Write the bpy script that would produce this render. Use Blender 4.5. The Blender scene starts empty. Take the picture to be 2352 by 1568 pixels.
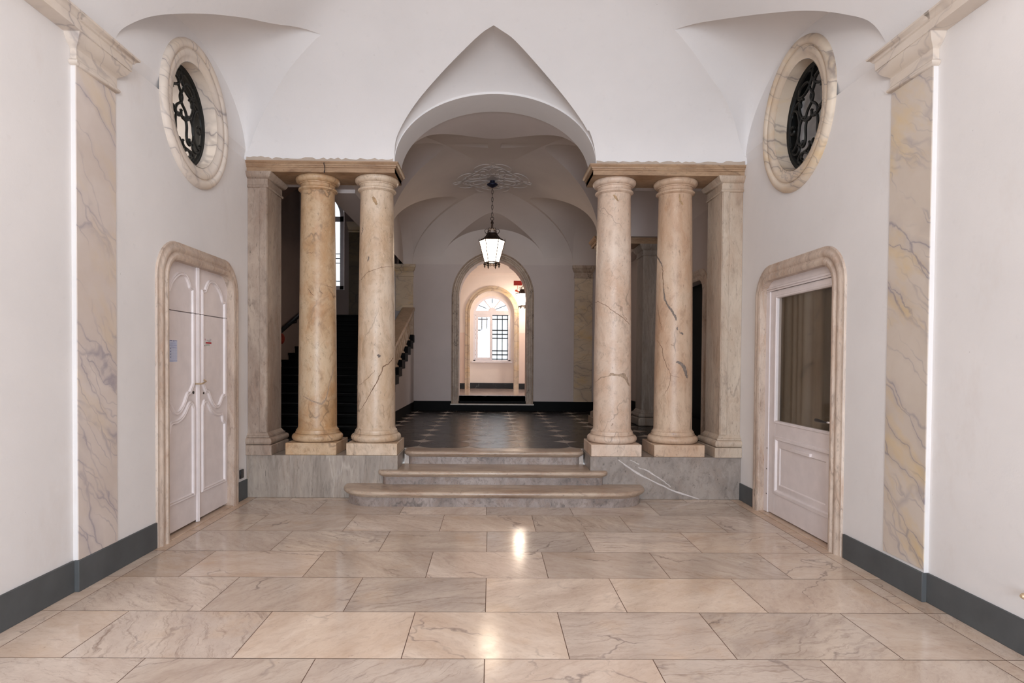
import bpy, bmesh, math, random
from mathutils import Vector, Matrix
PI = math.pi
random.seed(7)
scene = bpy.context.scene
COL = scene.collection

# ------------------------------------------------------------------ camera model
W, H = 2352, 1568
FPX = 1410.0
PSI, THETA, RHO = .009, .0185, .007          # yaw, pitch down, roll
CAM = Vector((0, 0, 1.45))
_F = Vector((math.sin(PSI)*math.cos(THETA), math.cos(PSI)*math.cos(THETA), -math.sin(THETA)))
_R0 = Vector((math.cos(PSI), -math.sin(PSI), 0)); _U0 = _R0.cross(_F)
_R = _R0*math.cos(RHO) + _U0*math.sin(RHO); _U = _U0*math.cos(RHO) - _R0*math.sin(RHO)
CX, CY = 1139.5, 854.2
def ray(px, py): return _F + _R*((px-CX)/FPX) - _U*((py-CY)/FPX)
def at_y(px, py, y):
    d = ray(px, py); return CAM + d*((y-CAM.y)/d.y)
def at_x(px, py, x):
    d = ray(px, py); return CAM + d*((x-CAM.x)/d.x)
def at_z(px, py, z):
    d = ray(px, py); return CAM + d*((z-CAM.z)/d.z)

# ------------------------------------------------------------------ tagging
def tag(o, label=None, cat=None, group=None, kind=None):
    if label: o['label'] = label
    if cat: o['category'] = cat
    if group: o['group'] = group
    if kind: o['kind'] = kind
    return o
def empty(name, loc, label, cat, group=None, kind=None):
    o = bpy.data.objects.new(name, None); COL.objects.link(o); o.location = loc
    o.empty_display_size = .1
    return tag(o, label, cat, group, kind or 'thing')
def worldloc(o):
    v = Vector((0, 0, 0))
    while o: v += Vector(o.location); o = o.parent
    return v

# ------------------------------------------------------------------ mesh builder
class MB:
    def __init__(s): s.v = []; s.f = []; s.m = []
    def add(s, vs, fs, mi=0):
        b = len(s.v); s.v += [Vector(p) for p in vs]
        for f in fs: s.f.append([b+i for i in f]); s.m.append(mi)
        return s
    def box(s, x0, x1, y0, y1, z0, z1, mi=0):
        vs = [(x, y, z) for z in (z0, z1) for y in (y0, y1) for x in (x0, x1)]
        return s.add(vs, [(0,2,3,1),(4,5,7,6),(0,1,5,4),(2,6,7,3),(0,4,6,2),(1,3,7,5)], mi)
    def prism(s, poly, axis, a, b, mi=0):
        """poly of 2D points extruded along axis: z->(x,y), y->(x,z), x->(y,z)"""
        def P(p, t):
            return {'z': (p[0], p[1], t), 'y': (p[0], t, p[1]), 'x': (t, p[0], p[1])}[axis]
        n = len(poly)
        vs = [P(p, a) for p in poly] + [P(p, b) for p in poly]
        fs = [list(range(n))[::-1], [n+i for i in range(n)]] + [(i, (i+1) % n, n+(i+1) % n, n+i) for i in range(n)]
        return s.add(vs, fs, mi)
    def lathe(s, prof, c, seg=48, mi=0, caps=True):
        n = len(prof); vs = []
        for r, z in prof:
            for k in range(seg):
                a = 2*PI*k/seg; vs.append((c[0]+r*math.cos(a), c[1]+r*math.sin(a), c[2]+z))
        fs = [(i*seg+k, i*seg+(k+1) % seg, (i+1)*seg+(k+1) % seg, (i+1)*seg+k) for i in range(n-1) for k in range(seg)]
        if caps: fs += [list(range(seg))[::-1], [(n-1)*seg+k for k in range(seg)]]
        return s.add(vs, fs, mi)
    def sweep(s, path, prof, plane='xy', level=0., up=1, side=1, closed=False, mi=0, fill=False, endcaps=True, closeprof=False):
        """profile (o,h) swept along a 2D path; o along the side normal, h along the plane's third axis from level"""
        n = len(path); k = len(prof); vs = []
        for i in range(n):
            p = Vector(path[i])
            a = Vector(path[i-1]) if (i > 0 or closed) else None
            b = Vector(path[(i+1) % n]) if (i < n-1 or closed) else None
            d1 = (p-a).normalized() if a is not None else None
            d2 = (b-p).normalized() if b is not None else None
            if d1 is None: d1 = d2
            if d2 is None: d2 = d1
            n1 = Vector((d1.y, -d1.x)); n2 = Vector((d2.y, -d2.x))
            m = (n1+n2); m = m.normalized() if m.length > 1e-6 else n1
            m = m/max(.3, m.dot(n1))*side
            for o, h in prof:
                q = p+m*o; t = level+up*h
                vs.append({'xy': (q.x, q.y, t), 'yz': (t, q.x, q.y), 'xz': (q.x, t, q.y)}[plane])
        fs = []
        kk = k if closeprof else k-1
        for i in range(n if closed else n-1):
            j = (i+1) % n
            for a in range(kk):
                b = (a+1) % k
                fs.append((i*k+a, j*k+a, j*k+b, i*k+b))
        if not closed and endcaps: fs += [list(range(k)), [(n-1)*k+a for a in range(k)]]
        if fill: fs.append([i*k+k-1 for i in range(n)]); fs.append([i*k for i in range(n)])
        return s.add(vs, fs, mi)
    def tube(s, pts, r, seg=8, closed=False, mi=0, flat=None):
        pts = [Vector(p) for p in pts]; n = len(pts); vs = []; prev = None
        for i in range(n):
            a = pts[i-1] if (i > 0 or closed) else pts[i]
            b = pts[(i+1) % n] if (i < n-1 or closed) else pts[i]
            d = (b-a).normalized()
            if prev is None:
                u = d.orthogonal().normalized() if flat is None else (flat-d*d.dot(flat)).normalized()
            else: u = (prev-d*d.dot(prev)).normalized()
            prev = u; w = d.cross(u)
            rr = r[i] if isinstance(r, (list, tuple)) else r
            for q in range(seg):
                t = 2*PI*q/seg; vs.append(pts[i]+u*(rr*math.cos(t))+w*(rr*math.sin(t)))
        fs = [(i*seg+q, i*seg+(q+1) % seg, ((i+1) % n)*seg+(q+1) % seg, ((i+1) % n)*seg+q) for i in range(n if closed else n-1) for q in range(seg)]
        if not closed: fs += [list(range(seg))[::-1], [(n-1)*seg+q for q in range(seg)]]
        return s.add(vs, fs, mi)
    def sphere(s, c, r, seg=16, rings=10, sq=(1, 1, 1), mi=0):
        prof = []
        vs = [(c[0], c[1], c[2]-r*sq[2])]
        for i in range(1, rings):
            t = -PI/2+PI*i/rings
            for k in range(seg):
                a = 2*PI*k/seg; vs.append((c[0]+r*sq[0]*math.cos(t)*math.cos(a), c[1]+r*sq[1]*math.cos(t)*math.sin(a), c[2]+r*sq[2]*math.sin(t)))
        vs.append((c[0], c[1], c[2]+r*sq[2])); top = len(vs)-1
        fs = [(0, 1+(k+1) % seg, 1+k) for k in range(seg)]
        for i in range(rings-2):
            for k in range(seg): fs.append((1+i*seg+k, 1+i*seg+(k+1) % seg, 1+(i+1)*seg+(k+1) % seg, 1+(i+1)*seg+k))
        b = 1+(rings-2)*seg
        fs += [(b+k, b+(k+1) % seg, top) for k in range(seg)]
        return s.add(vs, fs, mi)
    def build(s, name, mat, parent=None, smooth=35, bevel=0, origin=None):
        off = worldloc(parent) if parent else (Vector(origin) if origin else Vector((0, 0, 0)))
        me = bpy.data.meshes.new(name)
        me.from_pydata([p-off for p in s.v], [], s.f)
        for m in (mat if isinstance(mat, (list, tuple)) else [mat]): me.materials.append(m)
        for p, mi in zip(me.polygons, s.m): p.material_index = mi
        bm = bmesh.new(); bm.from_mesh(me); bmesh.ops.recalc_face_normals(bm, faces=bm.faces); bm.to_mesh(me); bm.free()
        if smooth:
            for p in me.polygons: p.use_smooth = True
            me.set_sharp_from_angle(angle=math.radians(smooth))
        me.update()
        o = bpy.data.objects.new(name, me); COL.objects.link(o)
        if parent: o.parent = parent
        elif origin: o.location = origin
        if bevel:
            b = o.modifiers.new('bevel', 'BEVEL'); b.width = bevel; b.segments = 2; b.limit_method = 'ANGLE'; b.angle_limit = math.radians(40)
        return o

def volume(me):
    bm = bmesh.new(); bm.from_mesh(me); v = bm.calc_volume(); bm.free(); return v
def boolean(o, c, op, d=Vector((0, 0, 0))):
    me = bpy.data.meshes.new('cutter'); me.from_pydata([v+d for v in c.v], [], c.f)
    bm = bmesh.new(); bm.from_mesh(me); bmesh.ops.remove_doubles(bm, verts=bm.verts, dist=1e-5)
    bmesh.ops.recalc_face_normals(bm, faces=bm.faces); bm.to_mesh(me); bm.free()
    k = bpy.data.objects.new('cutter', me); COL.objects.link(k)
    md = o.modifiers.new('b', 'BOOLEAN'); md.operation = op; md.solver = 'EXACT'; md.object = k
    dg = bpy.context.evaluated_depsgraph_get(); dg.update()
    r = bpy.data.meshes.new_from_object(o.evaluated_get(dg))
    o.modifiers.clear(); bpy.data.objects.remove(k); bpy.data.meshes.remove(me)
    return r
def cut(o, cutters, smooth=22):
    """boolean-subtract solids one after another, retrying with a hair's shift if a cut comes out broken"""
    for c in cutters:
        v0 = volume(o.data)
        for t in range(14):
            r = boolean(o, c, 'DIFFERENCE', Vector((.00031*t, -.00023*t, .00017*t)))
            v1 = volume(r)
            if .25*v0 < v1 <= v0*1.0001: break
            bpy.data.meshes.remove(r); r = None
        if r is None: print('CUT FAILED', o.name, v0, v1); continue
        old = o.data; o.data = r; r.name = o.name; bpy.data.meshes.remove(old)
    me = o.data
    for p in me.polygons: p.use_smooth = True
    me.set_sharp_from_angle(angle=math.radians(smooth)); me.update()
    return o

def arc(cx, cy, rx, ry, a0, a1, n):
    return [(cx+rx*math.cos(a0+(a1-a0)*i/n), cy+ry*math.sin(a0+(a1-a0)*i/n)) for i in range(n+1)]
def roundpath(pts, radii, seg=8):
    out = []
    for i, p in enumerate(pts):
        r = radii[i]
        if not r: out.append(tuple(p)); continue
        p = Vector(p); a = (Vector(pts[i-1])-p).normalized(); b = (Vector(pts[(i+1) % len(pts)])-p).normalized()
        ang = a.angle(b); d = r/math.tan(ang/2)
        s = p+a*d; e = p+b*d; c = p+(a+b).normalized()*(r/math.sin(ang/2))
        a0 = math.atan2(s.y-c.y, s.x-c.x); a1 = math.atan2(e.y-c.y, e.x-c.x)
        while a1-a0 > PI: a1 -= 2*PI
        while a1-a0 < -PI: a1 += 2*PI
        out += [(c.x+r*math.cos(a0+(a1-a0)*k/seg), c.y+r*math.sin(a0+(a1-a0)*k/seg)) for k in range(seg+1)]
    return out
def catmull(pts, n=6):
    P = [Vector(p) for p in pts]; P = [P[0]*2-P[1]]+P+[P[-1]*2-P[-2]]; out = []
    for i in range(1, len(P)-2):
        for k in range(n):
            t = k/n
            out.append(tuple(.5*((2*P[i])+(P[i+1]-P[i-1])*t+(2*P[i-1]-5*P[i]+4*P[i+1]-P[i+2])*t*t+(3*P[i]-P[i-1]-3*P[i+1]+P[i+2])*t**3)))
    out.append(tuple(P[-2])); return out

# ------------------------------------------------------------------ materials
def lin(c):
    return tuple(((x/255)/12.92 if x/255 <= .04045 else ((x/255+.055)/1.055)**2.4) for x in c)+(1,)
class NT:
    def __init__(s, name):
        s.mat = bpy.data.materials.new(name); s.mat.use_nodes = True
        s.t = s.mat.node_tree; s.t.nodes.clear()
        s.out = s.n('ShaderNodeOutputMaterial'); s.b = s.n('ShaderNodeBsdfPrincipled')
        s.l(s.b.outputs[0], s.out.inputs[0])
    def n(s, ty, **kw):
        x = s.t.nodes.new(ty)
        for k, v in kw.items(): setattr(x, k, v)
        return x
    def l(s, a, b): s.t.links.new(a, b)
    def val(s, sock, v):
        if hasattr(v, 'is_output') or isinstance(v, bpy.types.NodeSocket): s.l(v, sock)
        else: sock.default_value = v
    def pos(s): return s.n('ShaderNodeNewGeometry').outputs['Position']
    def mapping(s, vec, scale=(1, 1, 1), rot=(0, 0, 0), loc=(0, 0, 0)):
        m = s.n('ShaderNodeMapping'); s.l(vec, m.inputs['Vector'])
        m.inputs['Scale'].default_value = scale; m.inputs['Rotation'].default_value = rot; m.inputs['Location'].default_value = loc
        return m.outputs[0]
    def noise(s, vec, scale, detail=4, rough=.55, dist=0, col=False):
        x = s.n('ShaderNodeTexNoise'); s.l(vec, x.inputs['Vector'])
        x.inputs['Scale'].default_value = scale; x.inputs['Detail'].default_value = detail
        x.inputs['Roughness'].default_value = rough; x.inputs['Distortion'].default_value = dist
        return x.outputs['Color' if col else 'Fac']
    def math(s, op, a, b=0., c=None):
        x = s.n('ShaderNodeMath', operation=op); s.val(x.inputs[0], a); s.val(x.inputs[1], b)
        if c is not None: s.val(x.inputs[2], c)
        return x.outputs[0]
    def ramp(s, fac, stops, interp='LINEAR'):
        x = s.n('ShaderNodeValToRGB'); s.l(fac, x.inputs[0]); e = x.color_ramp.elements; x.color_ramp.interpolation = interp
        while len(e) < len(stops): e.new(.5)
        for i, (p, c) in enumerate(stops):
            e[i].position = p; e[i].color = c if len(c) == 4 else lin(c)
        return x.outputs[0]
    def rng(s, v, a, b, c=0., d=1.):
        x = s.n('ShaderNodeMapRange'); s.l(v, x.inputs[0])
        for i, q in enumerate((a, b, c, d)): x.inputs[1+i].default_value = q
        return x.outputs[0]
    def mix(s, fac, a, b, blend='MIX'):
        x = s.n('ShaderNodeMix', data_type='RGBA', blend_type=blend)
        s.val(x.inputs[0], fac); s.val(x.inputs[6], a); s.val(x.inputs[7], b); return x.outputs[2]
    def bump(s, h, strength=.2, dist=.01):
        x = s.n('ShaderNodeBump'); x.inputs['Strength'].default_value = strength; x.inputs['Distance'].default_value = dist
        s.l(h, x.inputs['Height']); s.l(x.outputs[0], s.b.inputs['Normal'])
    def warp(s, vec, scale, amt):
        n = s.noise(vec, scale, 4, .6, col=True)
        a = s.n('ShaderNodeVectorMath', operation='SUBTRACT'); s.l(n, a.inputs[0]); a.inputs[1].default_value = (.5, .5, .5)
        b = s.n('ShaderNodeVectorMath', operation='SCALE'); s.l(a.outputs[0], b.inputs[0]); b.inputs['Scale'].default_value = amt
        c = s.n('ShaderNodeVectorMath', operation='ADD'); s.l(vec, c.inputs[0]); s.l(b.outputs[0], c.inputs[1]); return c.outputs[0]
    def cells(s, vec, scale):
        x = s.n('ShaderNodeTexVoronoi', feature='DISTANCE_TO_EDGE'); s.l(vec, x.inputs['Vector']); x.inputs['Scale'].default_value = scale
        return x.outputs['Distance']
    def done(s, color=None, rough=.6, spec=.5, metal=0.):
        if color is not None: s.val(s.b.inputs['Base Color'], color)
        s.val(s.b.inputs['Roughness'], rough); s.b.inputs['Specular IOR Level'].default_value = spec
        s.b.inputs['Metallic'].default_value = metal
        return s.mat

def plain(name, c, rough=.6, spec=.5, metal=0., var=.06, scale=6.):
    m = NT(name); p = m.pos(); n = m.noise(p, scale, 4)
    c0 = lin([max(0, x*(1-var)) for x in c]); c1 = lin([min(255, x*(1+var)) for x in c])
    return m.done(m.ramp(n, [(.3, c0), (.7, c1)]), rough, spec, metal)
def plaster(name, c, blotch=.03, stain=None):
    m = NT(name); p = m.pos()
    n1 = m.noise(p, .9, 5, .6); n2 = m.noise(p, 14, 4, .6); n3 = m.noise(p, 90, 2)
    base = m.ramp(n1, [(.3, lin([x*(1-blotch) for x in c])), (.7, lin([min(255, x*(1+blotch*.7)) for x in c]))])
    base = m.mix(m.rng(n2, .62, .8, 0, .16), base, lin([x*.86 for x in c]))
    sp = m.rng(m.noise(p, 23, 2, .5), .80, .84, 0, .45)
    base = m.mix(sp, base, lin((120, 105, 98)))
    if stain:       # scuffs and rising damp patches, own shape
        st = m.math('MULTIPLY', m.rng(m.noise(m.mapping(p, (1, 1, .5)), 1.4, 6, .7), .56, .74), .35)
        base = m.mix(st, base, lin(stain))
    h = m.math('ADD', m.math('MULTIPLY', n2, .7), m.math('MULTIPLY', n3, .3))
    m.bump(h, .12, .01)
    return m.done(base, .85, .25)
def marble(name, light, dark, rust, vein, rough=.4, scale=1., rustamt=.5, veinamt=.7, stretch=(1, 1, 1), rot=(0, 0, 0), speck=.5, vw=.02, loc=(0, 0, 0), mott=.55):
    m = NT(name); p = m.mapping(m.pos(), stretch, rot, loc)
    w = m.warp(p, 2.2*scale, .35)
    n1 = m.noise(w, 2.4*scale, 7, .62)
    n2 = m.noise(w, 5.*scale, 8, .7)
    base = m.ramp(n1, [(.3, lin(dark)), (.62, lin(light))])
    base = m.mix(m.math('MULTIPLY', m.rng(n2, .5, .72), rustamt), base, lin(rust))
    e = m.cells(m.warp(p, 1.7*scale, .9), 1.15*scale)
    ln = m.rng(e, 0, vw, 1, 0)
    msk = m.rng(m.noise(p, 1.9*scale, 3), .47, .6)
    fine = m.rng(m.cells(m.warp(p, 5*scale, .5), 4.2*scale), 0, .02, 1, 0)
    fmsk = m.rng(m.noise(p, 3.3*scale, 3), .55, .68)
    v = m.math('MAXIMUM', m.math('MULTIPLY', ln, msk), m.math('MULTIPLY', m.math('MULTIPLY', fine, fmsk), .6))
    base = m.mix(m.math('MULTIPLY', v, veinamt), base, lin(vein))
    n5 = m.noise(m.mapping(w, (1, 1, .8)), 16*scale, 6, .72)
    base = m.mix(m.rng(n5, .5, .75, 0, mott), base, lin([x*.78 for x in dark]))
    base = m.mix(m.rng(n5, .25, .42, mott*.8, 0), base, lin([min(255, x*1.08) for x in light]))
    sp = m.rng(m.noise(m.mapping(p, (1, 1, .6)), 46*scale, 3, .65), .62, .72)
    base = m.mix(m.math('MULTIPLY', sp, speck), base, lin([x*.62 for x in dark]))
    n4 = m.noise(p, 160*scale, 2)
    m.bump(n4, .05, .004)
    return m.done(base, m.rng(n2, .2, .8, rough-.06, rough+.1), .5)
def fauxmarble(name, base, base2, yellow, vein, diag, yamt):
    m = NT(name); p = m.pos()
    d = m.mapping(p, (1, 1, 1), (diag, 0, 0))
    n1 = m.noise(m.warp(p, 1.5, .4), 2., 4)
    c = m.ramp(n1, [(.35, lin(base2)), (.65, lin(base))])
    y = m.rng(m.noise(m.mapping(d, (1, .9, 2.2)), 1.7, 4, .6), .52, .72)
    c = m.mix(m.math('MULTIPLY', y, yamt), c, lin(yellow))
    w = m.warp(m.warp(d, 1.1, .5), 5, .07)
    e = m.cells(m.mapping(w, (1, .45, 2.8)), 2.0)
    v = m.math('MULTIPLY', m.rng(e, 0, .036, 1, 0), m.rng(m.noise(d, 2.1, 3), .34, .56))
    e2 = m.cells(m.mapping(m.warp(d, 1.4, .55), (1, .5, 4.2)), 1.9)
    v2 = m.math('MULTIPLY', m.rng(e2, 0, .05, 1, 0), m.rng(m.noise(d, 1.3, 3), .46, .6, 0, .65))
    soft = m.math('MULTIPLY', m.rng(e, 0, .16, .35, 0), m.rng(m.noise(d, 2.1, 3), .42, .6))
    vv = m.math('MAXIMUM', m.math('MAXIMUM', v, v2), soft)
    c = m.mix(m.math('MULTIPLY', vv, .75), c, lin(vein))
    return m.done(c, .5, .4)
def emit(name, c, strength):
    m = NT(name); e = m.n('ShaderNodeEmission'); e.inputs[0].default_value = lin(c); e.inputs[1].default_value = strength
    m.l(e.outputs[0], m.out.inputs[0]); return m.mat

MAT = {}
MAT['plaster'] = plaster('white_lime_plaster', (230, 227, 226), .02)
MAT['wall'] = plaster('white_wall_plaster', (226, 222, 220), .025, (204, 192, 184))
MAT['dirty'] = plaster('grimy_plaster_edge', (186, 170, 155), .12, (140, 120, 105))
MAT['hall'] = plaster('grey_hall_plaster', (196, 184, 180), .03)
MAT['vaultplaster'] = plaster('grey_vault_plaster', (204, 193, 188), .03)
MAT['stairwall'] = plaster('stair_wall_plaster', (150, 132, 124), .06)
MAT['peach'] = plaster('peach_corridor_plaster', (238, 225, 214), .03)
MAT['peachdark'] = plaster('peach_dado_plaster', (232, 209, 194), .04)
MAT['base'] = plain('dark_grey_skirting_paint', (84, 86, 87), .6, .25, 0, .06, 5)
MAT['col_lo'] = marble('honey_marble', (206, 182, 152), (180, 140, 98), (176, 122, 72), (100, 80, 62), .36, 1.0, .6, .75, (1, 1, .7), (0, .3, 0), .5, .016, (3, 1, 0), .75)
MAT['col_li'] = marble('cream_marble', (216, 196, 174), (194, 164, 132), (172, 132, 94), (100, 82, 68), .38, 1.0, .5, .7, (1, 1, .6), (.2, .2, 0), .6, .014, (0, 5, 2), .7)
MAT['col_ri'] = marble('pale_rose_marble', (220, 200, 182), (202, 172, 148), (190, 146, 112), (110, 90, 78), .38, 1.0, .45, .55, (1, 1, .7), (.1, -.2, 0), .55, .012, (7, 2, 5), .65)
MAT['col_ro'] = marble('rose_beige_marble', (208, 184, 160), (188, 152, 124), (176, 132, 96), (100, 84, 74), .38, 1.0, .5, .75, (1, 1, .5), (-.2, .1, 0), .5, .018, (1, 9, 4), .7)
MAT['pier'] = marble('worn_beige_marble', (176, 158, 142), (142, 122, 108), (140, 106, 82), (96, 82, 74), .5, 1.2, .5, .5, (1, 1, .4), (.1, .1, 0), .7, .02, (0, 0, 0), .7)
MAT['pier2'] = marble('pale_beige_marble', (198, 182, 164), (172, 150, 130), (164, 128, 98), (116, 100, 90), .5, 1.2, .45, .4, (1, 1, .4), (.1, .1, 0), .6, .02, (5, 0, 0), .6)
MAT['entab'] = marble('brown_beige_marble', (180, 150, 120), (146, 114, 86), (134, 94, 60), (88, 66, 52), .45, 1., .5, .5, (.6, 1, 2.2), (0, .05, 0), .5, .02, (0, 0, 0), .6)
MAT['pod'] = marble('grey_streaked_marble', (172, 160, 148), (134, 123, 113), (150, 124, 102), (200, 190, 180), .4, 1.1, .35, .45, (1.8, 1, .3), (0, .1, 0), .7, .035, (0, 0, 0), .7)
MAT['podr'] = marble('grey_cloudy_marble', (160, 149, 140), (124, 114, 107), (146, 118, 96), (180, 168, 158), .4, 1., .3, .3, (1, 1, .7), (0, -.5, 0), .7, .03, (4, 4, 4), .7)
MAT['step'] = marble('worn_step_marble', (192, 172, 152), (156, 131, 112), (150, 104, 68), (96, 76, 64), .3, 1.3, .5, .45, (.5, 1, 2), (0, 0, 0), .6, .02, (0, 0, 0), .6)
MAT['riser'] = marble('grimy_riser_marble', (168, 154, 146), (112, 99, 92), (128, 92, 66), (66, 56, 52), .42, 1.5, .5, .6, (.8, 1, .6), (0, 0, 0), .8, .03, (0, 0, 0), .9)
MAT['surround'] = marble('door_surround_marble', (208, 190, 174), (174, 153, 138), (162, 116, 78), (104, 84, 72), .42, 1.5, .55, .5, (1, 1, .35), (0, 0, 0), .6, .02, (0, 0, 0), .75)
MAT['ocu'] = fauxmarble('painted_oculus_marble', (224, 212, 200), (212, 199, 186), (222, 190, 140), (120, 112, 116), .5, .2)
MAT['ocur'] = fauxmarble('painted_oculus_marble_yellow', (218, 203, 184), (206, 188, 168), (212, 174, 110), (116, 106, 106), -.5, .55)
MAT['pil'] = fauxmarble('painted_pilaster_marble', (214, 202, 194), (204, 190, 180), (214, 190, 150), (146, 138, 148), .85, .45)
MAT['pilr'] = fauxmarble('painted_pilaster_marble_yellow', (208, 196, 184), (198, 184, 170), (214, 184, 124), (130, 124, 136), -.7, .7)
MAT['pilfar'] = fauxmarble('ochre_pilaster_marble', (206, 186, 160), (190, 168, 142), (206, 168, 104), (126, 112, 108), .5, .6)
MAT['pilshade'] = fauxmarble('shade_pilaster_marble', (110, 92, 68), (92, 76, 56), (120, 94, 58), (60, 52, 48), .5, .6)  # pilaster colour darkened to stand for shade on the window wall
MAT['archm'] = marble('arch_surround_marble', (182, 162, 144), (146, 124, 108), (150, 116, 86), (74, 62, 58), .45, 2.4, .3, .8, (1, 1, .6), (0, 0, 0), .6, .05)
MAT['capm'] = fauxmarble('painted_cornice_marble', (216, 204, 192), (206, 192, 178), (212, 192, 160), (146, 136, 136), .3, .3)
MAT['white'] = plain('white_door_paint', (226, 216, 214), .42, .5, 0, .02, 9)
MAT['gloss'] = plain('white_window_paint', (232, 224, 224), .35, .5, 0, .02, 9)
MAT['iron'] = plain('black_wrought_iron', (22, 23, 22), .5, .4, .3, .3, 20)
MAT['bronze'] = plain('brown_bronze', (52, 38, 31), .5, .4, .3, .2, 30)
MAT['black'] = plain('black_slate', (7, 7, 7), .6, .12, 0, .2, 4)
MAT['blackmarble'] = marble('black_veined_marble', (20, 18, 20), (12, 11, 12), (18, 16, 16), (150, 145, 145), .55, 1.2, .1, .5, (1, 1, 1), (0, .8, 0), .1, .02)
MAT['tilewhite'] = marble('white_star_tile', (204, 192, 182), (176, 162, 152), (160, 136, 116), (110, 98, 92), .4, 3, .3, .3)
MAT['crack'] = plain('dark_crack', (126, 100, 80), .8, .2, 0, .15, 40)
MAT['stain'] = plain('brown_marble_stain', (172, 142, 108), .6, .3, 0, .12, 30)
MAT['repair'] = plain('grey_repair_mortar', (166, 144, 124), .7, .2, 0, .12, 30)
MAT['repairg'] = plain('dark_grey_mortar', (126, 114, 106), .7, .2, 0, .15, 30)
MAT['whitevein'] = plain('white_calcite_vein', (200, 192, 188), .4, .4, 0, .06, 30)
MAT['dark'] = plain('unlit_void_colour', (40, 35, 33), .9, .1, 0, .1, 3)  # near-black colour stands for unlit space
MAT['room'] = plaster('side_room_plaster', (200, 190, 182), .03)
MAT['sill'] = plain('pale_stone_sill', (206, 194, 182), .4, .5, 0, .05, 20)
MAT['rail'] = marble('rail_stone', (196, 170, 146), (172, 146, 122), (166, 128, 92), (110, 90, 76), .4, 2, .4, .4)
MAT['corrfloor'] = marble('pinkish_corridor_floor', (196, 178, 170), (170, 152, 146), (176, 140, 116), (120, 104, 100), .12, 1.4, .3, .4)
MAT['paperblue'] = plain('pale_blue_paper', (196, 202, 222), .6, .3, 0, .01, 9)
MAT['paperwhite'] = plain('white_paper', (226, 218, 216), .6, .3, 0, .01, 9)
MAT['inkblue'] = plain('blue_ink', (74, 80, 126), .7, .2, 0, .02, 9)
MAT['inklight'] = plain('pale_blue_ink', (146, 156, 196), .7, .2, 0, .02, 9)
MAT['inkred'] = plain('red_ink', (176, 50, 54), .7, .2, 0, .02, 9)
MAT['inkgreen'] = plain('green_grey_ink', (112, 146, 112), .7, .2, 0, .02, 9)
MAT['inkblack'] = plain('black_ink', (34, 30, 36), .7, .2, 0, .02, 9)
MAT['plastic'] = plain('black_plastic', (26, 25, 27), .35, .5, 0, .05, 9)
MAT['brass'] = plain('aged_brass', (196, 172, 140), .35, .5, .4, .1, 30)
MAT['red'] = plain('red_painted_metal', (168, 38, 24), .5, .4, 0, .2, 60)
MAT['orange'] = plain('orange_painted_metal', (222, 92, 52), .5, .4, 0, .1, 60)
MAT['redcloth'] = plain('dim_red_bag', (150, 54, 40), .7, .2, 0, .2, 20)
MAT['canopy'] = plain('dark_blue_metal', (22, 26, 52), .45, .5, .4, .1, 30)

def glass(name, c=(255, 255, 255), rough=.02, alpha=.12):
    m = NT(name); t = m.n('ShaderNodeBsdfTransparent'); t.inputs[0].default_value = lin(c)
    g = m.n('ShaderNodeBsdfGlossy'); g.inputs['Roughness'].default_value = rough
    x = m.n('ShaderNodeMixShader'); x.inputs[0].default_value = alpha
    m.l(t.outputs[0], x.inputs[1]); m.l(g.outputs[0], x.inputs[2]); m.l(x.outputs[0], m.out.inputs[0]); return m.mat
MAT['glass'] = glass('clear_window_glass')
def curtainglass():
    """drawn grey-brown curtain just behind the door pane, folds running down"""
    m = NT('grey_curtain_cloth'); p = m.pos()
    n = m.noise(m.mapping(p, (1, 9, .55)), 1.6, 5, .6); n2 = m.noise(p, 1.4, 3)
    c = m.ramp(n, [(.3, lin((132, 124, 112))), (.7, lin((150, 144, 134)))])
    c = m.mix(m.rng(n2, .45, .75, 0, .35), c, lin((118, 102, 88)))
    return m.done(c, .8, .2)
MAT['curtain'] = curtainglass()
MAT['doorglass'] = glass('door_glass', (235, 232, 228), .05, .08)
MAT['lampglass'] = emit('lit_lantern_glass', (255, 232, 204), 17.)
MAT['lampglass2'] = emit('lit_lantern_glass_far', (255, 234, 212), 42.)
MAT['bulb'] = emit('glowing_bulb', (255, 236, 200), 30.)

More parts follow.
